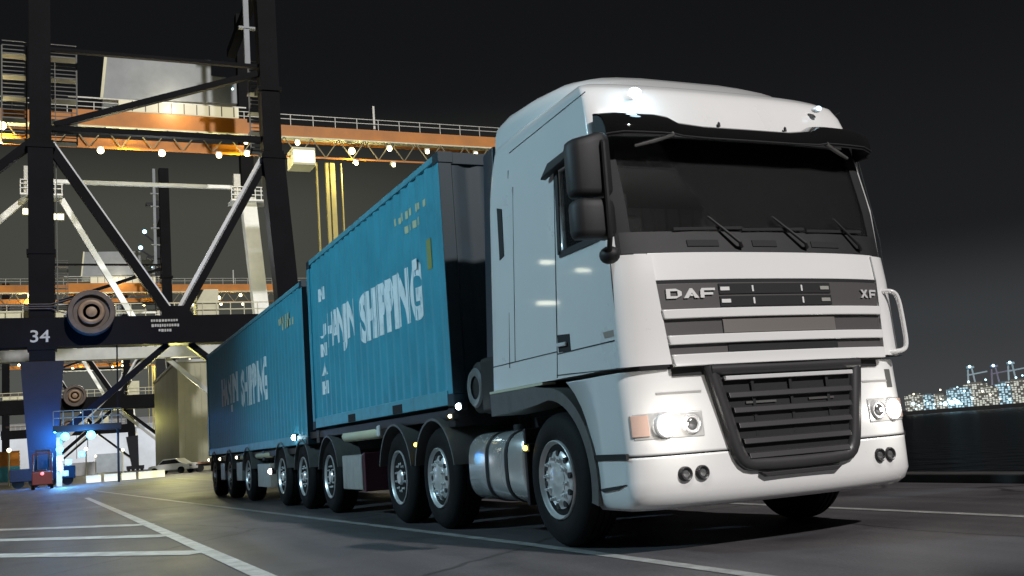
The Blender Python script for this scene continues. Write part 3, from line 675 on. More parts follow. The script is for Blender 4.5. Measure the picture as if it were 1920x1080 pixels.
WH = {}
def wheel_set(kind):
    # outer face towards -x at local x=0
    if kind in WH: return WH[kind]
    ty = MB(); Rr = .515
    prof = [(.03,.295),(.012,.31),(.0,.36),(.002,.43),(.02,.475),(.045,.50),(.07,.512),(.09,.515)]
    prof += [(.092,.503),(.108,.503),(.11,.515),(.14,.516),(.142,.503),(.158,.503),(.16,.516),(.19,.516),(.192,.503),(.208,.503),(.21,.515),(.235,.513)]
    prof += [(.27,.50),(.295,.475),(.315,.43),(.315,.36),(.30,.30)]
    ty.lathe(prof,(0,0,0),'x',56)
    rm = MB()
    if kind == 'front':
        pr = [(.035,.0),(-.012,.0),(-.014,.055),(.0,.085),(.004,.125),(.012,.13),(.012,.20),(.03,.225),(.055,.245),(.05,.262),(.008,.285),(-.006,.297),(.0,.305),(.03,.307),(.05,.295)]
    else:
        pr = [(.10,.0),(.005,.0),(.003,.07),(.03,.085),(.045,.12),(.05,.19),(.07,.225),(.09,.24),(.085,.255),(.02,.278),(-.002,.296),(.002,.305),(.03,.307),(.05,.295)]
    rm.lathe(pr[1:],(0,0,0),'x',48)
    ho = MB(); nh = 10 if kind == 'front' else 8
    for k in range(nh):
        t = 2*math.pi*(k+.5)/nh; rr = .205 if kind == 'front' else .205; c = Vector((.014 if kind == 'front' else .053, rr*math.cos(t), rr*math.sin(t)))
        ho.lathe([(-.007,0),(-.007,.024 if kind == 'front' else .034),(.02,.026)],c,'x',12)
    nu = MB()
    for k in range(10):
        t = 2*math.pi*k/10; rr = .165 if kind == 'front' else .15; c = Vector((.0 if kind == 'front' else .035, rr*math.cos(t), rr*math.sin(t)))
        nu.lathe([(-.035,0),(-.03,.011),(-.008,.013),(-.006,.019),(.016,.019)],c,'x',8)
    hb = MB(); hb.lathe([(.06,.25),(.29,.25),(.29,.1),(.36,.1)],(0,0,0),'x',24)
    WH[kind] = (ty,rm,ho,nu,hb); return WH[kind]
WCACHE = {}
def add_wheel(root, s, x, y, kind, z=.515):
    key = kind
    if key not in WCACHE:
        ty,rm,ho,nu,hb = wheel_set(kind)
        wh = hb.build('wheel', M['chassis']); 
        rm.add(ho,1).add(nu,2)
        for mb_, nm, mt in ((ty,'tyre',M['rubber']),(rm,'rim',[M['rim'],M['rimdark'],M['silver']])):
            o = mb_.build(nm, mt, ang=50); o.parent = wh
        WCACHE[key] = wh; new = wh
    else: new = copy_tree(WCACHE[key])
    new.rotation_euler = (R(random.uniform(0,360)), 0, 0 if s < 0 else math.pi)
    new.parent = root; new.location = Vector((s*x,y,z))-world_loc(root); return new
for s in (-1,1):
    add_wheel(TR, s, 1.23, 1.38, 'front')
    for yw in (4.13,5.46): add_wheel(TR, s, 1.215, yw, 'rear' if yw > 5 else 'front')
# behind the cab: side fairing column, air cleaner and lamps
for s in (-1,1): P(MB().prism([(s*1.16,2.50,1.45),(s*1.13,2.36,3.5),(s*1.10,2.66,3.5),(s*1.13,2.86,1.45)],(-s*.05,0,0)), 'side_deflector', mat('deflector_dark',(.02,.035,.05),.4), bevel=.02)
ac = P(MB().lathe([(-.16,.0),(-.16,.20),(-.13,.245),(.40,.245),(.45,.2),(.45,0)],(-.95,3.18,1.36),'x',32), 'air_cleaner', M['plastic'])
SUB(MB().lathe([(-.178,.11),(-.19,.14),(-.19,.17),(-.17,.19)],(-.95,3.18,1.36),'x',28,closed=True), 'air_cleaner_ring', mat('ring_grey',(.14,.15,.15),.5), ac)
P(MB().box(-1.16,-.3,2.52,2.98,1.10,1.62), 'battery_box', M['plastic'], bevel=.05)
for y, z, e, rr, nm in ((3.36,1.20,E['cool'],.032,'marker_lamp'),(3.62,1.12,E['warm'],.018,'marker_lamp'),(1.90,.77,E['amber'],.022,'side_marker_lamp'),(4.72,.87,E['amber'],.024,'side_marker_lamp')):
    hs_ = P(MB().box(-1.225,-1.15,y-.05,y+.05,z-.035,z+.035), 'lamp_housing', M['plastic'], bevel=.01)
    SUB(MB().sphere((-1.235,y,z),rr,12), nm, e, hs_)

# ------------------------------------------------------------------ containers
PER, DEP = .278, .020
def corr(y):
    t = (y % PER)/PER
    if t < .25: return 0.
    if t < .5: return (t-.25)/.25
    if t < .75: return 1.
    return 1-(t-.75)/.25
def brk(y0, y1):
    ys = []; k = math.floor(y0/PER)
    while k*PER < y1:
        for f in (0,.25,.5,.75):
            y = (k+f)*PER
            if y0 < y < y1: ys.append(y)
        k += 1
    return [y0]+ys+[y1]
def sidetext(body, size, ya, yb, z0, h, yA, zb, x, stack=False):
    """painted letters lying on the corrugated side; reads towards -y (towards the cab)"""
    bm = bmesh.new(); me = text_mesh(body, 1, bold=.05)
    bm.from_mesh(me); bpy.data.meshes.remove(me)
    xs = [v.co.x for v in bm.verts]; zs = [v.co.y for v in bm.verts]
    x0, x1, h0, h1 = min(xs), max(xs), min(zs), max(zs)
    for v in bm.verts:
        u = (v.co.x-x0)/(x1-x0); t = (v.co.y-h0)/(h1-h0); v.co = Vector((0, ya+(yb-ya)*u, z0+h*t))
    lo, hi = min(ya,yb), max(ya,yb)
    for y in brk(lo,hi)[1:-1]:
        bmesh.ops.bisect_plane(bm, geom=bm.verts[:]+bm.edges[:]+bm.faces[:], plane_co=(0,y,0), plane_no=(0,1,0), dist=1e-5)
    for v in bm.verts: v.co.x = x+corr(v.co.y-yA)*DEP-.0035
    mb = MB(); bm.verts.index_update(); mb.v = [tuple(v.co) for v in bm.verts]; mb.f = [tuple(v.index for v in f.verts) for f in bm.faces]; bm.free(); return mb
def container(name, label, y0, y1, z0, z1, x0=-1.219, x1=1.219):
    t = thing(name, label, 'container', (0,(y0+y1)/2,z0))
    S_ = lambda mb, nm, mt, **k: SUB(mb, nm, mt, t, **k)
    for s, xx in ((-1,x0),(1,x1)):
        ys = brk(0,y1-y0-.24); 
        S_(MB().grid([[(xx-s*(.012+corr(y)*DEP), y0+.12+y, z) for y in ys] for z in (z0+.16,z1-.07)], back=(-s*.004,0,0)), 'side_panel', M['teal'], ang=20)
        S_(MB().box(min(xx,xx-s*.07),max(xx,xx-s*.07),y0+.17,y1-.17,z1-.075,z1-.005), 'top_rail', M['teallow'], bevel=.008)
        S_(MB().box(min(xx,xx-s*.06),max(xx,xx-s*.06),y0+.17,y1-.17,z0+.015,z0+.165), 'bottom_rail', M['teallow'], bevel=.008)
        for ya, yb in ((y0,y0+.14),(y1-.14,y1)):
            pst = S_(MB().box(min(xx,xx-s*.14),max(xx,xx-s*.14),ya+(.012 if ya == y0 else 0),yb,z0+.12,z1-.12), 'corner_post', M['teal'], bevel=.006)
            if ya == y0: SUB(MB().box(min(xx-s*.002,xx-s*.138),max(xx-s*.002,xx-s*.138),ya,ya+.0115,z0+.125,z1-.125), 'post_shade', M['tealshade'], pst)  # dark plate paints the cab's shade onto the post front
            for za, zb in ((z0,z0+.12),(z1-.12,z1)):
                S_(MB().box(min(xx+s*.003,xx-s*.162),max(xx+s*.003,xx-s*.162),ya-.003 if ya == y0 else ya-.03,yb+.03 if ya == y0 else yb+.003,za,zb), 'corner_casting', M['tealshade'], bevel=.008)
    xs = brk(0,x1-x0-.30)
    S_(MB().grid([[(x0+.15+x, y0+.02+corr(x)*DEP, z) for x in xs] for z in (z0+.13,z1-.13)], back=(0,.004,0)), 'end_panel', M['tealshade'], ang=20)
    S_(MB().box(x0+.14,x1-.14,y0+.005,y0+.07,z0+.01,z0+.14), 'end_sill', M['tealshade'], bevel=.006)
    S_(MB().box(x0+.14,x1-.14,y0+.005,y0+.07,z1-.13,z1-.006), 'end_header', M['tealshade'], bevel=.006)
    S_(MB().box(x0+.06,x1-.06,y0+.13,y1-.13,z1-.05,z1-.02), 'roof_panel', M['teal'])
    S_(MB().box(x0+.05,x1-.05,y0+.13,y1-.1,z0+.03,z0+.12), 'floor_frame', M['chassis'])
    for xa, xb in ((x0+.145,-.01),(.01,x1-.145)): S_(MB().box(xa,xb,y1-.06,y1-.02,z0+.14,z1-.14), 'cargo_door', M['teal'], bevel=.005)
    return t, S_
C1, S1 = container('shipping_container', 'teal twenty foot container with white lettering and stacked letters, right behind the cab', 3.53, 9.59, 1.215, 3.80)
S1(sidetext('HANJIN',1, 8.50,7.02, 2.20,.64, 3.65,0,-1.219+.012), 'lettering', M['lettering'], smooth=False)
S1(sidetext('SHIPPING',1, 6.74,4.30, 2.19,.64, 3.65,0,-1.219+.012), 'lettering', M['lettering'], smooth=False)
for k, chx in enumerate('HANJIN'):
    S1(sidetext(chx,1, 8.93 if chx != 'I' else 8.80, 8.60 if chx != 'I' else 8.72, 1.70+.275*k,.19, 3.65,0,-1.219+.012), 'stacked_letter', M['lettering'], smooth=False)
for ya, yb, z, mt in ((5.10,4.02,3.36,'lettering'),(4.75,4.25,3.20,'lettering')):
    x = ya
    while x > yb:      # small unreadable rows of marks high on the side
        wd = random.uniform(.06,.10); q_ = MB(); hh = random.uniform(.07,.10)
        for a, b in zip(brk(x-wd,x),brk(x-wd,x)[1:]):
            q_.addv([(-1.207+corr(a-3.65)*DEP-.0035,a,z),(-1.207+corr(b-3.65)*DEP-.0035,b,z),(-1.207+corr(b-3.65)*DEP-.0035,b,z+hh),(-1.207+corr(a-3.65)*DEP-.0035,a,z+hh)],[(0,1,2,3)])
        S1(q_, 'number_mark', M['idlettering'], smooth=False); x -= wd+random.uniform(.05,.09)
S1(MB().box(-1.2115,-1.2095,3.92,4.06,2.66,2.98), 'data_plate', mat('yellow_plate',(.25,.30,.10),.5))
S1(MB().box(-1.2115,-1.2095,4.40,4.56,2.74,2.86), 'data_plate', M['lettering'])
for y in (5.35,7.34): S1(MB().box(-1.2225,-1.17,y-.18,y+.18,1.235,1.335), 'fork_pocket', M['matblack'], bevel=.004)
C2, S2 = container('shipping_container', 'teal forty foot container with white lettering on the rearmost trailer', 9.98, 21.5, 1.00, 3.60)
S2(sidetext('HANJIN',1, 19.0,16.7, 1.92,.84, 10.1,0,-1.219+.012), 'lettering', M['lettering'], smooth=False)
S2(sidetext('SHIPPING',1, 16.2,13.2, 1.92,.82, 10.1,0,-1.219+.012), 'lettering', M['lettering'], smooth=False)
for yy, z in ((11.9,3.12),(11.55,3.0)):
    for k in range(5):
        q_ = MB(); a, b = yy-.2*k, yy-.2*k+.1; xa, xb = (-1.207+corr(v-10.1)*DEP-.004 for v in (a,b)); xm = min(xa,xb)
        q_.addv([(xm,a,z),(xm,b,z),(xm,b,z+.12),(xm,a,z+.12)],[(0,1,2,3)]); S2(q_, 'number_mark', M['idlettering'], smooth=False)

# ------------------------------------------------------------------ trailers
def trailer(name, label, y0, y1, zt, axles, boxes, arm):
    t = thing(name, label, 'trailer', (0,(axles[0]+axles[-1])/2,0))
    S_ = lambda mb, nm, mt, **k: SUB(mb, nm, mt, t, **k)
    f = MB()
    for s in (-1,1): f.box(s*.5-.06,s*.5+.06,y0,y1,zt-.34,zt-.02)
    S_(f, 'chassis_beam', M['chassis'], bevel=.008)
    for yy in arm:
        S_(MB().box(-1.19,1.19,yy-.09,yy+.09,zt-.20,zt-.006), 'bolster', M['chassis'], bevel=.01)
    for s in (-1,1):
        S_(MB().box(min(s*1.12,s*1.18),max(s*1.12,s*1.18),y0+.3,y1,zt-.12,zt-.02), 'side_rail', M['chassis'], bevel=.006)
    for y in axles:
        S_(MB().tube([(-.9,y,.515),(.9,y,.515)],.07,12), 'axle', M['chassis'])
        for s in (-1,1):
            add_wheel(t, s, 1.215, y, 'rear')
            mg = MB(); A = [R(a) for a in range(12,170,9)]
            x0, x1 = s*1.235, s*.88
            inn = [(y+.575*math.cos(a), .50+.575*math.sin(a)) for a in A]; ou = [(y+.598*math.cos(a), .50+.598*math.sin(a)) for a in A]
            mg.grid([[(x0,*p) for p in inn],[(x0,*p) for p in ou],[(x1,*p) for p in ou],[(x1,*p) for p in inn],[(x0,*p) for p in inn]])
            S_(mg, 'mudguard', M['greyplastic'])
    for (a,b,za,zb,xo,mt,nm) in boxes:
        S_(MB().box(-xo,-xo+.42,a,b,za,zb), nm, M[mt], bevel=.015)
    return t, S_
T1, ST1 = trailer('semi_trailer', 'dark container trailer with three axles, coupled to the white truck', 3.45, 12.9, 1.21, (8.72,10.45,12.15), [(7.0,7.95,.35,.80,1.22,'galv','side_box')], (3.7,9.45))
ST1(MB().box(-1.20,-.8,6.9,6.995,.33,.82), 'side_box_end', M['chassisred'], bevel=.01)
at_ = ST1(MB().tube([(-1.12,6.35,1.055),(-1.12,6.42,1.055),(-1.12,8.0,1.055),(-1.12,8.05,1.055)],[.05,.075,.075,.05],20), 'air_tank', M['cream'], ang=60)
ST1(MB().box(-1.2,-1.06,6.20,6.32,1.0,1.14), 'reflector_block', M['cwhite'], bevel=.02)
for s in (-1,1): ST1(MB().box(s*.78-.06,s*.78+.06,6.5,6.64,.06,1.1), 'landing_leg', M['galv'], bevel=.01)
for y, zz_, e, rr in ((10.85,1.14,E['cool'],.048),(13.0,.60,E['pink'],.05)):
    h_ = ST1(MB().box(-1.24,-1.16,y-.07,y+.07,zz_-.05,zz_+.05), 'lamp_housing', M['plastic'], bevel=.01)
    o = MB().sphere((-1.25,y,zz_),rr,12).build('work_lamp', e); o.parent = h_; o.location = -world_loc(h_)
T2, ST2 = trailer('semi_trailer', 'dark rearmost container trailer with three widely spaced axles', 9.75, 21.4, .995, (15.63,18.1,20.55), [(13.3,14.6,.30,.74,1.2,'galv','side_box'),(16.5,17.2,.40,.80,1.2,'galv','side_box'),(18.95,19.6,.40,.80,1.2,'galv','side_box')], (10.2,14.0,21.2))
for a, b in ((13.4,14.9),(16.4,17.2),(18.9,19.6),(19.9,21.2)):
    ST2(MB().tube([(-1.14,a,.90),(-1.14,a+.06,.90),(-1.14,b-.06,.90),(-1.14,b,.90)],[.04,.06,.06,.04],12), 'air_tank', M['cream'])
for y in (16.8,19.3,21.3):
    h_ = ST2(MB().box(-1.24,-1.18,y-.06,y+.06,.86,.94), 'lamp_housing', M['plastic'])
    o = MB().sphere((-1.25,y,.90),.035,10).build('side_marker_lamp', E['portwarm']); o.parent = h_; o.location = -world_loc(h_)

# ------------------------------------------------------------------ ship-to-shore cranes
def crane(label, y0):
    t = thing('gantry_crane', label, 'crane', (2.2,y0,0), 'gantry cranes along the quay')
    def S_(mb, nm, mt, par=None, **k):
        o = mb.build(nm, M[mt] if isinstance(mt,str) else mt, **k); o.parent = par or t
        o.location = -world_loc(o.parent); return o
    Y, YB, YM = y0, y0+20, y0+10
    # front frame
    for pts in (((-5.75,0),(-5.75,9.3),(-5.80,24),(-5.85,46)),((12.0,0),(11.35,9.3),(10.35,24),(10.2,46))):
        (xa,za),(xb,zb),(xc,zc),(xd,zd) = pts
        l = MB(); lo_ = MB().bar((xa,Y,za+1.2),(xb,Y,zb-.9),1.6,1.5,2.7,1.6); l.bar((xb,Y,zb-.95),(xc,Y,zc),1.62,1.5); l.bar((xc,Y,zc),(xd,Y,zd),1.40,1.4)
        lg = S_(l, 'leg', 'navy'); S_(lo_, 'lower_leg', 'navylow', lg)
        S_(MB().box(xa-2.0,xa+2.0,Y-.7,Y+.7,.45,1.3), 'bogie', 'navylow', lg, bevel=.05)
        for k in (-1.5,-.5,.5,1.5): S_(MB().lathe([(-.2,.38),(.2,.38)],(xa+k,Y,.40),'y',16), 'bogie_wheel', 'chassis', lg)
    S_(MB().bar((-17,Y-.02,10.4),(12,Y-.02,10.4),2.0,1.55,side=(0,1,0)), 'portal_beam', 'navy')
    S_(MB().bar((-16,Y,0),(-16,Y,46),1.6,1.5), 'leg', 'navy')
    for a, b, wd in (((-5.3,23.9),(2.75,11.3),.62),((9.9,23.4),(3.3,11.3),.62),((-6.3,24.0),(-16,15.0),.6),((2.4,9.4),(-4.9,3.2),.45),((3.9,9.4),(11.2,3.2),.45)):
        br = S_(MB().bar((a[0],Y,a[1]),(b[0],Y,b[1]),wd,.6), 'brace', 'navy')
        if a[1] > 20 and a[0] > -6: S_(MB().bar((a[0]+.36 if a[0] < 0 else a[0]-.36,Y-.05,a[1]+.1),(b[0]+.36 if a[0] < 0 else b[0]-.36,Y-.05,b[1]+.1),.10 if a[0] < 0 else .34,.5), 'brace_highlight', 'cwhite', br)  # pale bar painting the lamp highlight along the brace
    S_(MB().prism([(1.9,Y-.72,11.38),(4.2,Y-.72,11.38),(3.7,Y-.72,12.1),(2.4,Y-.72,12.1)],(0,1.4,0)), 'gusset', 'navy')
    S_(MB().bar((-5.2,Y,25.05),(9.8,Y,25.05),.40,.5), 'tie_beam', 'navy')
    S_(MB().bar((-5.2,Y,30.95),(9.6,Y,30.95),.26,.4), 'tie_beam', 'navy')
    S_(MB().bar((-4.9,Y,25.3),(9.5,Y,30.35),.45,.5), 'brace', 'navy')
    # lettering on the portal beam
    me = text_mesh('34', 1.16, bold=.012); mb = MB(); mb.addv([(-6.55+v.co.x*1.12,Y-.83,9.72+v.co.y) for v in me.vertices],[tuple(p.vertices) for p in me.polygons])
    if y0 < 100: S_(mb, 'numeral', M['concrete'], smooth=False)
    if y0 < 100:
        for z, x0_, x1_, h in ((10.92,1.25,3.02,.20),(10.56,1.28,3.05,.22),(10.22,1.75,2.65,.20)):
            x = x0_; mb = MB()
            while x < x1_:
                wd = random.uniform(.10,.17); mb.box(x,x+wd,Y-.84,Y-.82,z+random.uniform(0,.05),z+h); x += wd+.05
            S_(mb, 'nameplate_row', M['concrete'], smooth=False)
    # cable drum in front of the portal beam
    d = S_(MB().lathe([(-.35,0),(-.35,.45),(-.5,.5),(-.5,.85),(-.3,.9),(-.3,1.15),(-.55,1.2),(-.55,1.5),(-.35,1.56),(.35,1.56),(.5,1.45)],(-2.66,Y-1.25,11.6),'y',40), 'cable_drum', 'drum')
    S_(MB().lathe([(-.57,.0),(-.57,.34),(-.52,.42)],(-2.66,Y-1.25,11.6),'y',24), 'drum_hub', 'drumin', d)
    S_(MB().lathe([(-.56,.55),(-.60,.62),(-.60,.78),(-.56,.84)],(-2.66,Y-1.25,11.6),'y',32), 'drum_ring', 'drumin', d)
    for z, zb in ((12.9,12.3),(12.3,12.15),(11.0,12.0)):
        S_(MB().tube([(-2.9,Y-1.2,z),(-5.2,Y-.9,zb),(-16,Y-.9,zb)],.035,6), 'cable', 'drum', d)
    S_(MB().bar((-1.0,Y-.3,9.4),(-1.0,Y-.3,3.9),.10,.10), 'power_cable', 'navy')
    ld = MB()
    for q_ in (-.25,.25): ld.bar((-4.75+0*q_,Y+.3+q_,12),(-4.85,Y+.3+q_,30),.06,.06)
    for k in range(36): ld.bar((-4.76-.0025*k,Y+.05,12.2+.5*k),(-4.76-.0025*k,Y+.55,12.2+.5*k),.04,.04)
    S_(ld, 'ladder', 'stair')
    for xa_, z in ((-5.75,9.35),(-5.78,16),(-5.79,23.6),(10.4,23.6),(10.28,29)):
        S_(MB().box(xa_-.92,xa_+.92,Y-.80,Y+.80,z-.16,z+.16), 'joint_flange', 'navy')
    # gallery and cabin on the portal
    gl = MB(); gl.box(-16,12,Y+.8,Y+2.2,11.4,11.52)
    S_(gl, 'gallery_deck', 'concrete')
    rl = MB()
    for z in (12.0,12.5): rl.box(-16,12,Y+.82,Y+.88,z,z+.07)
    for k in range(29): rl.box(-16+k,-15.94+k,Y+.82,Y+.88,11.5,12.5)
    S_(rl, 'gallery_railing', 'cream')
    S_(MB().box(4.65,6.2,Y+.9,Y+3.2,11.52,13.55), 'electrical_cabin', 'cream', bevel=.05)
    S_(MB().box(-12,-4.4,Y+1.4,Y+1.6,11.52,12.2), 'gallery_panel', 'cream')
    # rear frame: lamplit tone painted as paler steel, unlit tops in navy
    for pts in (((-6.0,0),(-6.0,10.2),(-6.0,26)),((13.6,0),(13.1,10.2),(11.9,25.5))):
        l = MB(); (xa,za),(xb,zb),(xc,zc) = pts; l.bar((xa,YB,1),(xb,YB,zb),1.3,1.3,1.5,1.4); l.bar((xb,YB,zb),(xc,YB,zc),1.35,1.3); u_ = MB().bar((xc,YB,zc),(xc,YB,44),1.2,1.2)
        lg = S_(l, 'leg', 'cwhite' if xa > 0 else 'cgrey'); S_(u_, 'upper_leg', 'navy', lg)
        pf = S_(MB().box(xc-1.7,xc+1.7,YB-1.2,YB+1.2,25.0,25.15), 'service_platform', 'cwhite')
        r_ = MB()
        for z in (25.55,25.95,26.3): r_.box(xc-1.7,xc+1.7,YB-1.22,YB-1.16,z,z+.07)
        for k in range(7): r_.box(xc-1.7+k*.55,xc-1.63+k*.55,YB-1.22,YB-1.16,25.1,26.35)
        S_(r_, 'railing', 'cwhite', pf)
        S_(MB().box(xc-1.4,xc-.8,YB-1.1,YB-.4,25.2,27.6), 'ladder_cage', 'galv')
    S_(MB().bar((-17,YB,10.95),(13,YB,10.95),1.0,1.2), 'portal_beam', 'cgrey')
    S_(MB().bar((-6,YB,26.55),(12,YB,26.55),.32,.4), 'tie_beam', 'cwhite')
    for a, b in (((-4.4,24.9),(2.9,11.4)),((11.0,24.9),(3.6,11.4)),((-7.2,25.0),(-16,16.5))):
        S_(MB().bar((a[0],YB,a[1]),(b[0],YB,b[1]),.50,.5), 'brace', 'cwhite')
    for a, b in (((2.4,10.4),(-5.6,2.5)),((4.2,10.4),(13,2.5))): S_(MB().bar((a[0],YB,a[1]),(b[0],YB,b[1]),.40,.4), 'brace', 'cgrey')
    for x in (-5.85,10.6): S_(MB().bar((x,Y,40),(x*1.02,YB,40),.8,.8), 'side_beam', 'navy')
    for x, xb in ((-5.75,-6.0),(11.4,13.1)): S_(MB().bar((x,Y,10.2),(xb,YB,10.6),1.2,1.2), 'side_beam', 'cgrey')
    # boom
    bx0, bx1 = -24, 44
    bm_ = S_(MB().box(bx0,bx1,YM-.6,YM+.6,28.25,29.55), 'boom', 'orange', bevel=.04)
    S_(MB().box(-3.6,10.2,YM-.9,YM-.62,27.85,29.75), 'boom_web', 'orange', bm_)
    S_(MB().box(bx0,bx1,YM-1.5,YM-.62,28.12,28.24), 'boom_walkway', 'cream', bm_)
    tr = MB()
    tr.box(bx0,bx1,YM-1.5,YM-1.42,26.35,26.5); 
    k = bx0
    S_(tr, 'trolley_rail', 'orange', bm_)
    S_(MB().box(-16,9.8,YM-1.3,YM-1.2,26.55,27.25), 'trolley_girder', 'orange', bm_)
    tr = MB()
    while k < bx1-2:
        tr.bar((k,YM-1.46,26.45),(k+1.2,YM-1.46,28.15),.08,.08); tr.bar((k+1.2,YM-1.46,28.15),(k+2.4,YM-1.46,26.45),.08,.08); k += 2.4
    S_(tr, 'boom_lattice', 'lattice', bm_)
    rl = MB()
    for z in (30.1,30.5): rl.box(bx0,bx1,YM-.55,YM-.5,z,z+.05)
    k = bx0
    while k < bx1: rl.box(k,k+.06,YM-.55,YM-.5,29.5,30.5); k += 2
    S_(rl, 'boom_railing', 'galv', bm_)
    S_(MB().bar((21.8,YM,29.5),(21.8,YM,32.0),.18,.18), 'boom_mast', 'galv', bm_)
    # machinery house with lit gallery
    h = S_(MB().prism([(-.95,YM-.5,34.8),(7.4,YM-.5,35.0),(7.4,YM-.5,33.6),(9.5,YM-.5,33.5),(9.5,YM-.5,31.2),(-1.3,YM-.5,30.9)],(0,5,0)), 'machinery_house', 'house', bevel=.06)
    S_(MB().bar((-1.0,YM-.6,34.8),(-1.38,YM-.6,30.9),.22,.15), 'house_edge', 'cream', h)
    S_(MB().bar((-3.9,YM-.6,30.85),(10.2,YM-.6,30.85),.10,.1), 'house_railing', 'galv', h)
    lg = S_(MB().box(-.1,9.5,YM-1.0,YM-.65,29.8,30.68), 'lit_gallery', E['strip'], h)
    for k in range(9): S_(MB().box(.9+k*1.02,.98+k*1.02,YM-1.03,YM-.99,29.8,30.68), 'gallery_post', 'drum', lg)
    for x, sx_ in ((-4.5,1.1),(9.9,.9),(-7.5,.8)):
        st = MB()
        for k in range(5): 
            st.box(x-sx_,x+sx_,Y+1.0,Y+2.0,24.4+1.6*k,24.5+1.6*k)
            for q_ in (0,.4,.8): st.box(x-sx_,x+sx_,Y+.98,Y+1.03,24.7+1.6*k+q_*.8,24.76+1.6*k+q_*.8)
        for q_ in (-1,1): st.box(x+q_*sx_-.05,x+q_*sx_+.05,Y+.95,Y+1.05,24.2,31.4)
        S_(st, 'stair_tower', 'stair')
    lm = MB(); lm.box(8.6,9.0,Y-.1,Y+.2,31,46)
    for z in (34,36.6,40,42): lm.box(8.2,9.5,Y-.15,Y+.25,z,z+.14)
    S_(lm, 'ladder_mast', 'house')
    # operator cab and hoist ropes
    oc = S_(MB().box(13.7,15.7,YM-2.2,YM,25.5,27.1), 'operator_cab', 'cream', bevel=.06)
    S_(MB().box(13.8,15.6,YM-2.23,YM-2.18,25.75,26.8), 'cab_window', E['cabwin'], oc)
    hr = MB()
    for x, wd in ((16.2,.10),(17.1,.28),(17.6,.42),(18.4,.10)): hr.box(x-wd/2,x+wd/2,YM-.5,YM-.2,9.0,26.3)
    S_(hr, 'hoist_ropes', 'rope')
    # floodlights
    for x, z, dy, r_ in ((-8.6,27.7,-1.7,.30),(-1.56,26.1,-1.6,.25),(3.1,26.1,-1.6,.26),(7.64,26.15,-1.6,.22),(9.97,26.4,-1.6,.22),(9.9,27.4,-1.6,.16),(14.3,27.6,-1.6,.20),
                     (19.1,27.1,-1.6,.28),(19.45,26.0,-1.6,.16),(22.6,27.5,-1.6,.22),(22.9,26.0,-1.6,.16),(26.2,27.4,-1.6,.18),(31.0,27.4,-1.6,.18),(-13.5,27.4,-1.6,.25)):
        fl = S_(MB().box(x-.22,x+.22,YM+dy-.1,YM+dy+.3,z+.12,z+.34), 'floodlight', 'galv')
        S_(MB().sphere((x,YM+dy-.12,z),r_*1.05,10), 'lens', E['warm'], fl)
    for x, z in ((-5.0,26.7),(9.0,32.2)):
        fl = S_(MB().box(x-.1,x+.1,YM-1.3,YM-1.1,z-.1,z+.1), 'floodlight', 'galv'); S_(MB().sphere((x,YM-1.4,z),.10,8), 'lens', E['port'], fl)
    for x, z in ((-7.0,23.0),(-4.7,22.6)):
        fl = S_(MB().box(x-.5,x+.5,YB-2.4,YB-2.0,z-.1,z+.5), 'floodlight', 'galv'); S_(MB().box(x-.45,x+.45,YB-2.44,YB-2.40,z-.06,z+.42), 'lens', E['cabwin'], fl)
    return t
CR = crane('dark gantry crane number 34 with orange boom and brown cable drum, nearest of the cranes', 70)
for k, (dy, lb) in enumerate(((83,'second gantry crane, seen through the portal of crane 34, pale cabin above its beam'),(187,'farthest gantry crane, small between the legs of the crane behind number 34'))):
    c = copy_tree(CR); c.location.y = 70+dy; c['label'] = lb
    for ch in list(c.children):
        if ch.name.split('.')[0] in ('numeral','nameplate_row'): bpy.data.objects.remove(ch)
# the floodlights' own light at the boom, plus added fill points without fixtures
for y0, f in ((70,1.0),(153,.75),(257,1.1)):
    par = [o for o in COL.objects if o.name.startswith('gantry_crane') and abs(o.location.y-y0) < 1][0]
    for x, z, p in ((-8.6,26.6,5200),(0.5,25.4,5200),(9.0,25.4,5200),(19.2,25.6,5200)):
        point('flood_and_fill_glow', (x,y0+8.1,z), p*.19*f, (1,.88,.42), .35, par)
    point('flood_and_fill_glow', (4.0,y0+7.6,30.4), 350*f, (1,.86,.6), .3, par)
    point('flood_and_fill_glow', (-1,y0+4.5,14.2), 420*f, (1,.92,.62), .3, par)
    point('flood_and_fill_glow', (3,y0+3,7.5), 2600*f, (1,.93,.26), .4, par)  # added low fill for the yellow pool on the ground
    point('flood_and_fill_glow', (3,y0+13,20), 2300*f, (.9,.95,1), .4, par)

# ------------------------------------------------------------------ things around the crane's feet
wh = thing('warehouse', 'olive clad warehouse wall behind the end of the last container', 'warehouse', (20,112,0))
SUB(MB().box(7.15,34,110,140,0,11.9), 'wall', M['olive'], wh)
rb = MB()
for k in range(45): rb.box(7.2+k*.6,7.32+k*.6,109.94,110,0,11.8)
SUB(rb, 'cladding', M['olive'], wh); SUB(MB().box(7.0,34.2,109.8,140.2,11.9,12.2), 'roof', M['cgrey'], wh)
point('wall_glow', (6.0,98,7), 1500, (1,.95,.6), .4)

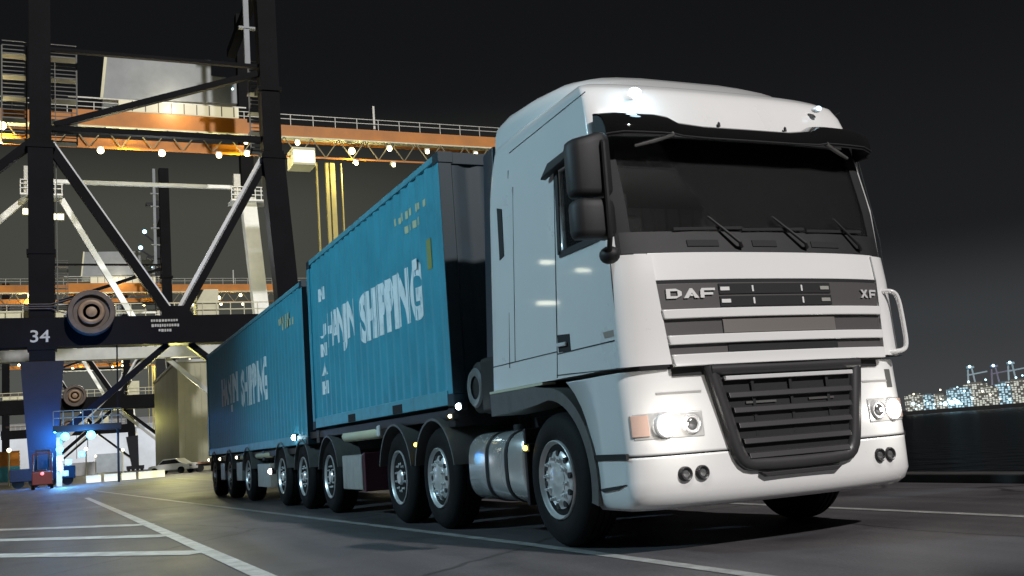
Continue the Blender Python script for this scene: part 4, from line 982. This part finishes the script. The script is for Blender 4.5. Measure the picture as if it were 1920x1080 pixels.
lt = thing('lamp_gantry', 'blue-white lit work gantry with lamps at the foot of the crane leg', 'light tower', (-4.7,66,0))
def LS(mb, nm, mt, par=None, **k):
    o = mb.build(nm, mt, **k); o.parent = par or lt; o.location = -world_loc(o.parent); return o
LS(MB().bar((-4.75,66,0),(-4.75,66,3.7),.34,.34), 'post', M['cwhite'], bevel=.02)
LS(MB().bar((-1.2,66,0),(-1.2,66,3.5),.14,.14), 'post', M['navylow'], bevel=.02)
LS(MB().box(-5.1,-1.0,65.4,66.6,3.45,3.85), 'deck', M['navylow'], bevel=.03)
hrl = MB()
for z in (4.3,4.75): hrl.box(-5.1,-1.0,65.4,65.45,z,z+.05)
for k in range(8): hrl.box(-5.1+k*.58,-5.05+k*.58,65.4,65.45,3.85,4.8)
LS(hrl, 'railing', M['stair'])
for x, z, r_, e in ((-4.4,3.15,.26,'blue'),(-2.86,3.15,.28,'blue'),(-4.72,2.35,.22,'blue'),(-4.7,1.75,.13,'cool'),(-4.2,1.45,.14,'blue'),(-3.4,1.9,.12,'blue'),(-4.7,1.1,.10,'cool'),(-4.4,.75,.10,'blue')):
    h_ = LS(MB().box(x-.2,x+.2,65.75,65.95,z-.12,z+.24), 'lamp_housing', M['galv'])
    LS(MB().sphere((x,65.55,z),r_,12), 'lamp', E[e], h_)
point('lamp_glow', (-4.9,66.9,3.2), 2400, (.02,.22,1), .25, lt); point('lamp_glow', (-3.2,64.6,3.0), 900, (.06,.36,1), .25, lt)
point('lamp_glow', (-4.6,62.0,1.6), 420, (.2,.7,1), .25, lt)

def forklift(x, y):
    t = thing('forklift', 'small red forklift parked beside the dark crane leg', 'forklift', (x,y,0))
    def F_(mb, nm, mt, **k):
        o = mb.build(nm, mt, **k); o.parent = t; return o
    F_(MB().prism([(-.55,-.9,.25),(-.55,.9,.25),(-.55,.9,.75),(-.55,.1,.8),(-.55,-.2,1.05),(-.55,-.85,1.0)],(1.1,0,0)), 'body', M['red'], bevel=.05)
    g_ = MB()
    for sx_ in (-.5,.5):
        g_.tube([(sx_,-.7,1.0),(sx_,-.55,2.0),(sx_,.55,2.05),(sx_,.75,.75)],.035,8)
    g_.box(-.5,.5,-.55,.55,2.02,2.08); F_(g_, 'overhead_guard', M['red'])
    F_(MB().box(-.25,.25,-.35,.2,.9,1.15), 'seat', M['plastic'], bevel=.05)
    mst = MB()
    for sx_ in (-.35,.35): mst.box(sx_-.05,sx_+.05,.95,1.1,.1,2.3)
    mst.box(-.4,.4,1.0,1.08,2.2,2.3); F_(mst, 'mast', M['chassis'])
    for sx_ in (-.25,.25): F_(MB().box(sx_-.06,sx_+.06,1.1,2.1,.08,.13), 'fork', M['chassis'])
    for sx_ in (-.58,.42):
        for yy in (-.55,.6): F_(MB().lathe([(0,.0),(0,.26),(.16,.26),(.16,0)],(sx_,yy,.27),'x',16), 'wheel', M['rubber'])
    F_(MB().sphere((0,-.92,.9),.10,10), 'tail_lamp', E['redlamp'])
forklift(-5.65,60.5)
# low concrete barriers in a row
bar0 = None
for k, (x, y) in enumerate(((-2.5,74),(-1.3,74.2),(-.1,74.5),(1.1,74.9),(2.0,75.4))):
    if bar0 is None:
        mb = MB().prism([(-.5,-.25,0),(-.5,-.18,.15),(-.5,-.10,.25),(-.5,-.08,.52),(-.5,.08,.52),(-.5,.10,.25),(-.5,.18,.15),(-.5,.25,0)],(1.0,0,0))
        bar0 = mb.build('barrier', M['cream'], bevel=.01); o = bar0
    else: o = bar0.copy(); COL.objects.link(o)
    o.location = (x,y,0); tag(o, 'pale concrete barrier in the lit row past the crane foot', 'barrier', 'concrete barriers past the crane foot')

def car(x, y, rz, label, paint):
    t = thing('parked_car', label, 'car', (x,y,0)); t.rotation_euler = (0,0,rz)
    def C_(mb, nm, mt, par=None, **k):
        o = mb.build(nm, mt, **k); o.parent = par or t; return o
    pr = [(-2.1,.35),(-2.12,.62),(-2.0,.80),(-1.1,.88),(-.55,1.36),(.75,1.40),(1.45,.95),(2.05,.88),(2.12,.6),(2.1,.35)]
    C_(MB().prism([(px,-.85,pz) for px,pz in pr],(0,1.7,0)), 'body', paint, bevel=.06)
    C_(MB().prism([(-.98,-.865,.92),(-.52,-.865,1.30),(.72,-.865,1.33),(1.22,-.865,.97)],(0,1.73,0)), 'window', M['glassblk'])
    for px in (-1.35,1.35):
        for sy in (-1,1): C_(MB().lathe([(0,0),(0,.2),(-.02*sy*-1,.32),(-.2*sy*-1 if sy<0 else .0-.2,.32),(-.2 if sy > 0 else .2,0)],(px,sy*.87,.32),'y',18), 'wheel', M['rubber'])
    for sy in (-.6,.6): C_(MB().box(2.06,2.13,sy-.2,sy+.2,.62,.76), 'headlight', M['lampglass'])
car(5.0,95,R(-35), 'pale saloon car parked under the gantry crane', mat('car_silver',(.45,.45,.43),.3,coat=.5))
def flatbed(x, y):
    t = thing('flatbed_trailer', 'empty flatbed trailer parked beside the pale car under the crane', 'trailer', (x,y,0))
    def F_(mb, nm, mt, **k):
        o = mb.build(nm, mt, **k); o.parent = t; return o
    F_(MB().box(-2.2,2.2,-.9,.9,.72,.92), 'deck', mat('trailer_deck',(.30,.16,.10),.6), bevel=.03)
    F_(MB().box(-2.2,2.2,-.35,.35,.5,.72), 'frame', M['chassis'])
    for px in (-1.4,-.7,1.2):
        for sy in (-1,1): F_(MB().lathe([(-.12,0),(-.12,.34),(.12,.34),(.12,0)],(px,sy*.75,.34),'y',18), 'wheel', M['rubber'])
flatbed(8.3,97)
lmst = thing('lamp_mast', 'faint tall floodlight mast far behind the crane with bluish lamps', 'lamp mast', (13.6,205,0))
def MS(mb, nm, mt, par=None):
    o = mb.build(nm, mt); o.parent = par or lmst; o.location = -world_loc(o.parent); return o
MS(MB().bar((13.6,205,0),(13.9,205,54),2.0,2.0,1.3,1.3), 'mast', M['navylow'])
for z in (53,42,36): MS(MB().box(11.6,15.6,204,206,z,z+.5), 'crossarm', M['navylow'])
for x, z in ((11.2,47.5),(10.4,44.2),(10.0,41.5)):
    h_ = MS(MB().bar((x,205,z-.3),(13.6,205,z-2.5),.3,.3), 'bracket', M['navylow']); MS(MB().sphere((x,204.4,z),.42,10), 'lamp', E['port'], h_)

# unseen masts placed left of the camera for the cool flank light and door glints
def mast(x, y, h, tx, ty, tz, power, col, size, label):
    t = thing('unseen_floodlight_mast', label, 'lamp mast', (x,y,0))
    def F_(mb, nm, mt, **k):
        o = mb.build(nm, mt, **k); o.parent = t; return o
    F_(MB().tube([(0,0,0),(0,0,h)],[.2,.12],14), 'pole', M['galv']); F_(MB().box(-.35,.35,-.35,.35,0,.3), 'foot', M['concrete'], bevel=.02)
    F_(MB().box(-.5,.5,-.12,.12,h-.1,h+.05), 'crossarm', M['galv']); F_(MB().box(-.5,.5,-.2,.2,h+.05,h+.45), 'floodlight', M['galv'], bevel=.03)
    d = (Vector((tx,ty,tz))-Vector((x,y,h))).normalized()
    spot('flood_and_fill_glow', Vector((x,y,h+.2))+d*.75, (tx,ty,tz), power, col, size, .6, .45, t)
mast(-13.5,6.5,9.0,-1.2,5.5,2.2, 4700, (.50,.80,.96), 95, 'unseen steel floodlight mast standing left of the truck')

m2 = thing('unseen_floodlight_mast', 'unseen steel mast with three long bright lamp heads standing left of the trailer', 'lamp mast', (-15,27.6,0))  # out of view; its lamps are there to reflect in the cab door
def M2(mb, nm, mt, par=None, **k):
    o = mb.build(nm, mt, **k); o.parent = par or m2; o.location = (0,0,0); return o
M2(MB().tube([(0,.5,0),(0,.5,10)],[.2,.12],14), 'pole', M['galv'])
for x, z, wd in ((.5,7.4,.55),(.6,5.85,.85),(-1.0,7.1,.6)):
    h_ = M2(MB().box(x-wd/2-.05,x+wd/2+.05,.05,.35,z-.15,z+.15), 'lamp_head', M['galv']); M2(MB().box(x-wd/2,x+wd/2,.0,.045,z-.07,z+.07), 'lamp', emis('mast_lamp', (1,.96,.74), 9), h_)
    M2(MB().bar((x,.3,z),(0,.5,z),.08,.08), 'arm', M['galv'])

# backdrop shed added as a lit background, and yard furniture, behind the cranes
sh = thing('backdrop_shed', 'long pale lit backdrop shed added far behind the gantry cranes', 'shed', (-30,352,0))
SUB(MB().box(-150,40,352,385,0,15), 'wall', mat('pale_cladding', (.50,.52,.54), .6, noise=.2, nscale=.05), sh)
SUB(MB().prism([(-151,350.5,15.05),(41,350.5,15.05),(41,368,18),(-151,368,18)],(0,.01,-.3)), 'roof', M['cgrey'], sh)
for x in (-110,-80,-50,-20,10): SUB(MB().box(x-4,x+4,351.8,351.98,0,6), 'shed_door', M['house'], sh)
for x in (-100,-62,-28,4,28): point('shed_fill', (x,336,11), 5200, (.80,.90,1), .5, sh)  # added fill points, without fixtures, that brighten the backdrop shed
first = None
for k, (x, y, mt, lb) in enumerate(((-14,190,'teal','teal stacked container standing behind the second crane'),(-14,190,'orange','orange container on top of the teal one behind the second crane'),(-1,215,'cgrey','grey container standing alone beyond the second crane'),(-34,230,'orange','orange container at the left behind the cranes'),(-34,230,'teal','teal container on top of the left orange one'))):
    z = 2.6 if k in (1,4) else 0
    cb_ = MB().box(-3.03,3.03,-1.22,1.22,0,2.59)
    for q_ in range(21): cb_.box(-2.9+q_*.28,-2.78+q_*.28,-1.25,-1.22,.16,2.45)
    o = cb_.build('shipping_container', M[mt], smooth=False); o.location = (x,y,z+.01); tag(o, lb, 'container')
lp0 = None
for k, (x, y) in enumerate(((-9,100),(-2,118),(-12,130),(3,140),(-6,165),(1,185),(-16,160),(-20,205))):
    if lp0 is None:
        lp0 = thing('yard_lamp', '', 'lamp'); o = MB().tube([(0,0,0),(0,0,3.2)],.07,8).build('post', M['cream']); o.parent = lp0
        o = MB().sphere((0,0,3.3),.20,10).build('lamp', E['portwarm']); o.parent = lp0; t_ = lp0
    else: t_ = copy_tree(lp0)
    t_.location = (x,y,0); tag(t_, 'low pale post with a small warm lamp in the yard behind the crane leg', 'lamp', 'low lamp posts in the yard')

# ------------------------------------------------------------------ far shore
MB().prism([(380,560,-2.6),(420,500,-2.6),(640,330,-2.6),(900,430,-2.6),(620,800,-2.6)],(0,0,2.7)).build('far_shore', M['shore'], smooth=False)['kind'] = 'structure'
def at(px, py, D):
    d = _f+_r*((px-960)/FPX)+_u*((540-py)/FPX); h_ = Vector((d.x,d.y,0)).length; return CAM_POS+d*(D/h_)
def dirx(px): 
    a, b = at(px-5,756,640), at(px+5,756,640); v = b-a; return math.atan2(v.y, v.x)
BL = [(1716,712,26,'litB'),(1742,726,14,'litA'),(1762,734,22,'litB'),(1792,716,20,'litA'),(1815,712,16,'litA'),(1832,706,30,'litB'),(1862,712,24,'litB'),(1888,704,26,'litA'),(1912,700,28,'litB'),(1938,706,30,'litA')]
hs_i = 0
BLBL = ['low warm-lit quay shed beside the truck bumper','small bluish-lit block at the middle of the far shore','low warm-lit shed left of the bluish terminal','bluish-lit stepped block under the first pale crane','narrow bluish-lit block next to the first pale crane','wide warm-lit terminal block on the far shore','warm-lit block under the purple crane','tall bluish-lit block under the right pale crane','warm-lit block at the right edge of the far shore','bluish-lit block past the edge of the far shore']
for (px, py, wd, mt), lb in zip(BL, BLBL):
    py2 = 742 if px < 1780 else py+14
    p = at(px,752,640); top = at(px,py2,640).z; t = thing('harbour_building', lb, 'building', (p.x,p.y,0), 'lit buildings on the far shore'); t.rotation_euler = (0,0,dirx(px))
    o = MB().box(-wd/4.6,wd/4.6,0,8,-.2,max(3.5,top)).build('wall', M[mt], smooth=False); o.parent = t
    o = MB().box(-wd/8,wd/8,1,6,max(3.5,top),max(3.5,top)+1.2).build('roof_house', M[mt], smooth=False); o.parent = t
pal = mat('pale_glowing_crane_far', (.35,.42,.45), .6, emit=(.25,.42,.5), es=.25); pur = mat('purple_crane_far', (.3,.28,.4), .6)  # floodlit look made by letting the pale steel glow faintly
for px, top, mt, lb in ((1827,688,pal,'small pale floodlit harbour crane on the far shore, leftmost'),(1872,686,pur,'small purplish harbour crane on the far shore between two pale ones'),(1904,680,pal,'small pale floodlit harbour crane on the far shore, rightmost')):
    p = at(px,752,646); tz = at(px,top,646).z; t = thing('harbour_crane', lb, 'crane', (p.x,p.y,0), 'cranes on the far shore'); t.rotation_euler = (0,0,dirx(px))
    for nm, mb in (('leg',MB().bar((-3,0,-.2),(-1,0,tz),.9,.9)),('leg',MB().bar((3,0,-.2),(1,0,tz),.9,.9)),('boom',MB().bar((-2,0,tz*.80),(9,0,tz*.86),.8,.8)),('top_beam',MB().bar((-1.8,0,tz),(2.4,0,tz),1.2,1.2))):
        o = mb.build(nm, mt, smooth=False); o.parent = t
    o = MB().sphere((0,-.8,tz+.4),.8,8).build('lamp', E['port']); o.parent = t
n_l = 0
for (px, py, r_, e) in ((1713,739,.9,'portwarm'),(1763,731,.9,'portwarm'),(1795,726,.8,'port'),(1808,733,1.1,'port'),(1764,748,.7,'portwarm'),(1712,757,1.7,'port'),(1723,760,1.2,'port'),(1740,757,.9,'portgreen'),(1752,758,.9,'port'),(1764,757,1.2,'port'),(1772,757,2.2,'port'),(1784,755,2.8,'port'),(1795,754,2.6,'port'),(1790,748,1.2,'port'),(1778,750,1.2,'port'),(1803,757,1.0,'port'),(1823,747,1.3,'port'),(1842,734,1.0,'portwarm'),(1816,716,1.2,'port'),(1848,712,1.0,'port'),(1857,740,.8,'portwarm'),(1875,748,.9,'portwarm'),(1893,749,1.0,'port'),(1905,708,1.0,'port'),(1917,704,.9,'port'),(1890,722,.7,'portwarm'),(1734,752,.6,'portgreen'),(1716,771,.6,'port'),(1727,772,.6,'port'),(1750,769,.6,'port')):
    if py > 765: p = at(px,757,630); p.z = .8
    else: p = at(px,py,632)
    o = MB().sphere((0,0,0),r_*.55,8).build('harbour_lamp', E[e]); o.location = p
    tag(o, 'tiny %s harbour lamp among the lights across the water' % {'portwarm':'warm','port':'bluish white','portgreen':'greenish'}[e], 'lamp', 'harbour lamps across the water, '+{'portwarm':'warm','port':'bluish white','portgreen':'greenish'}[e])
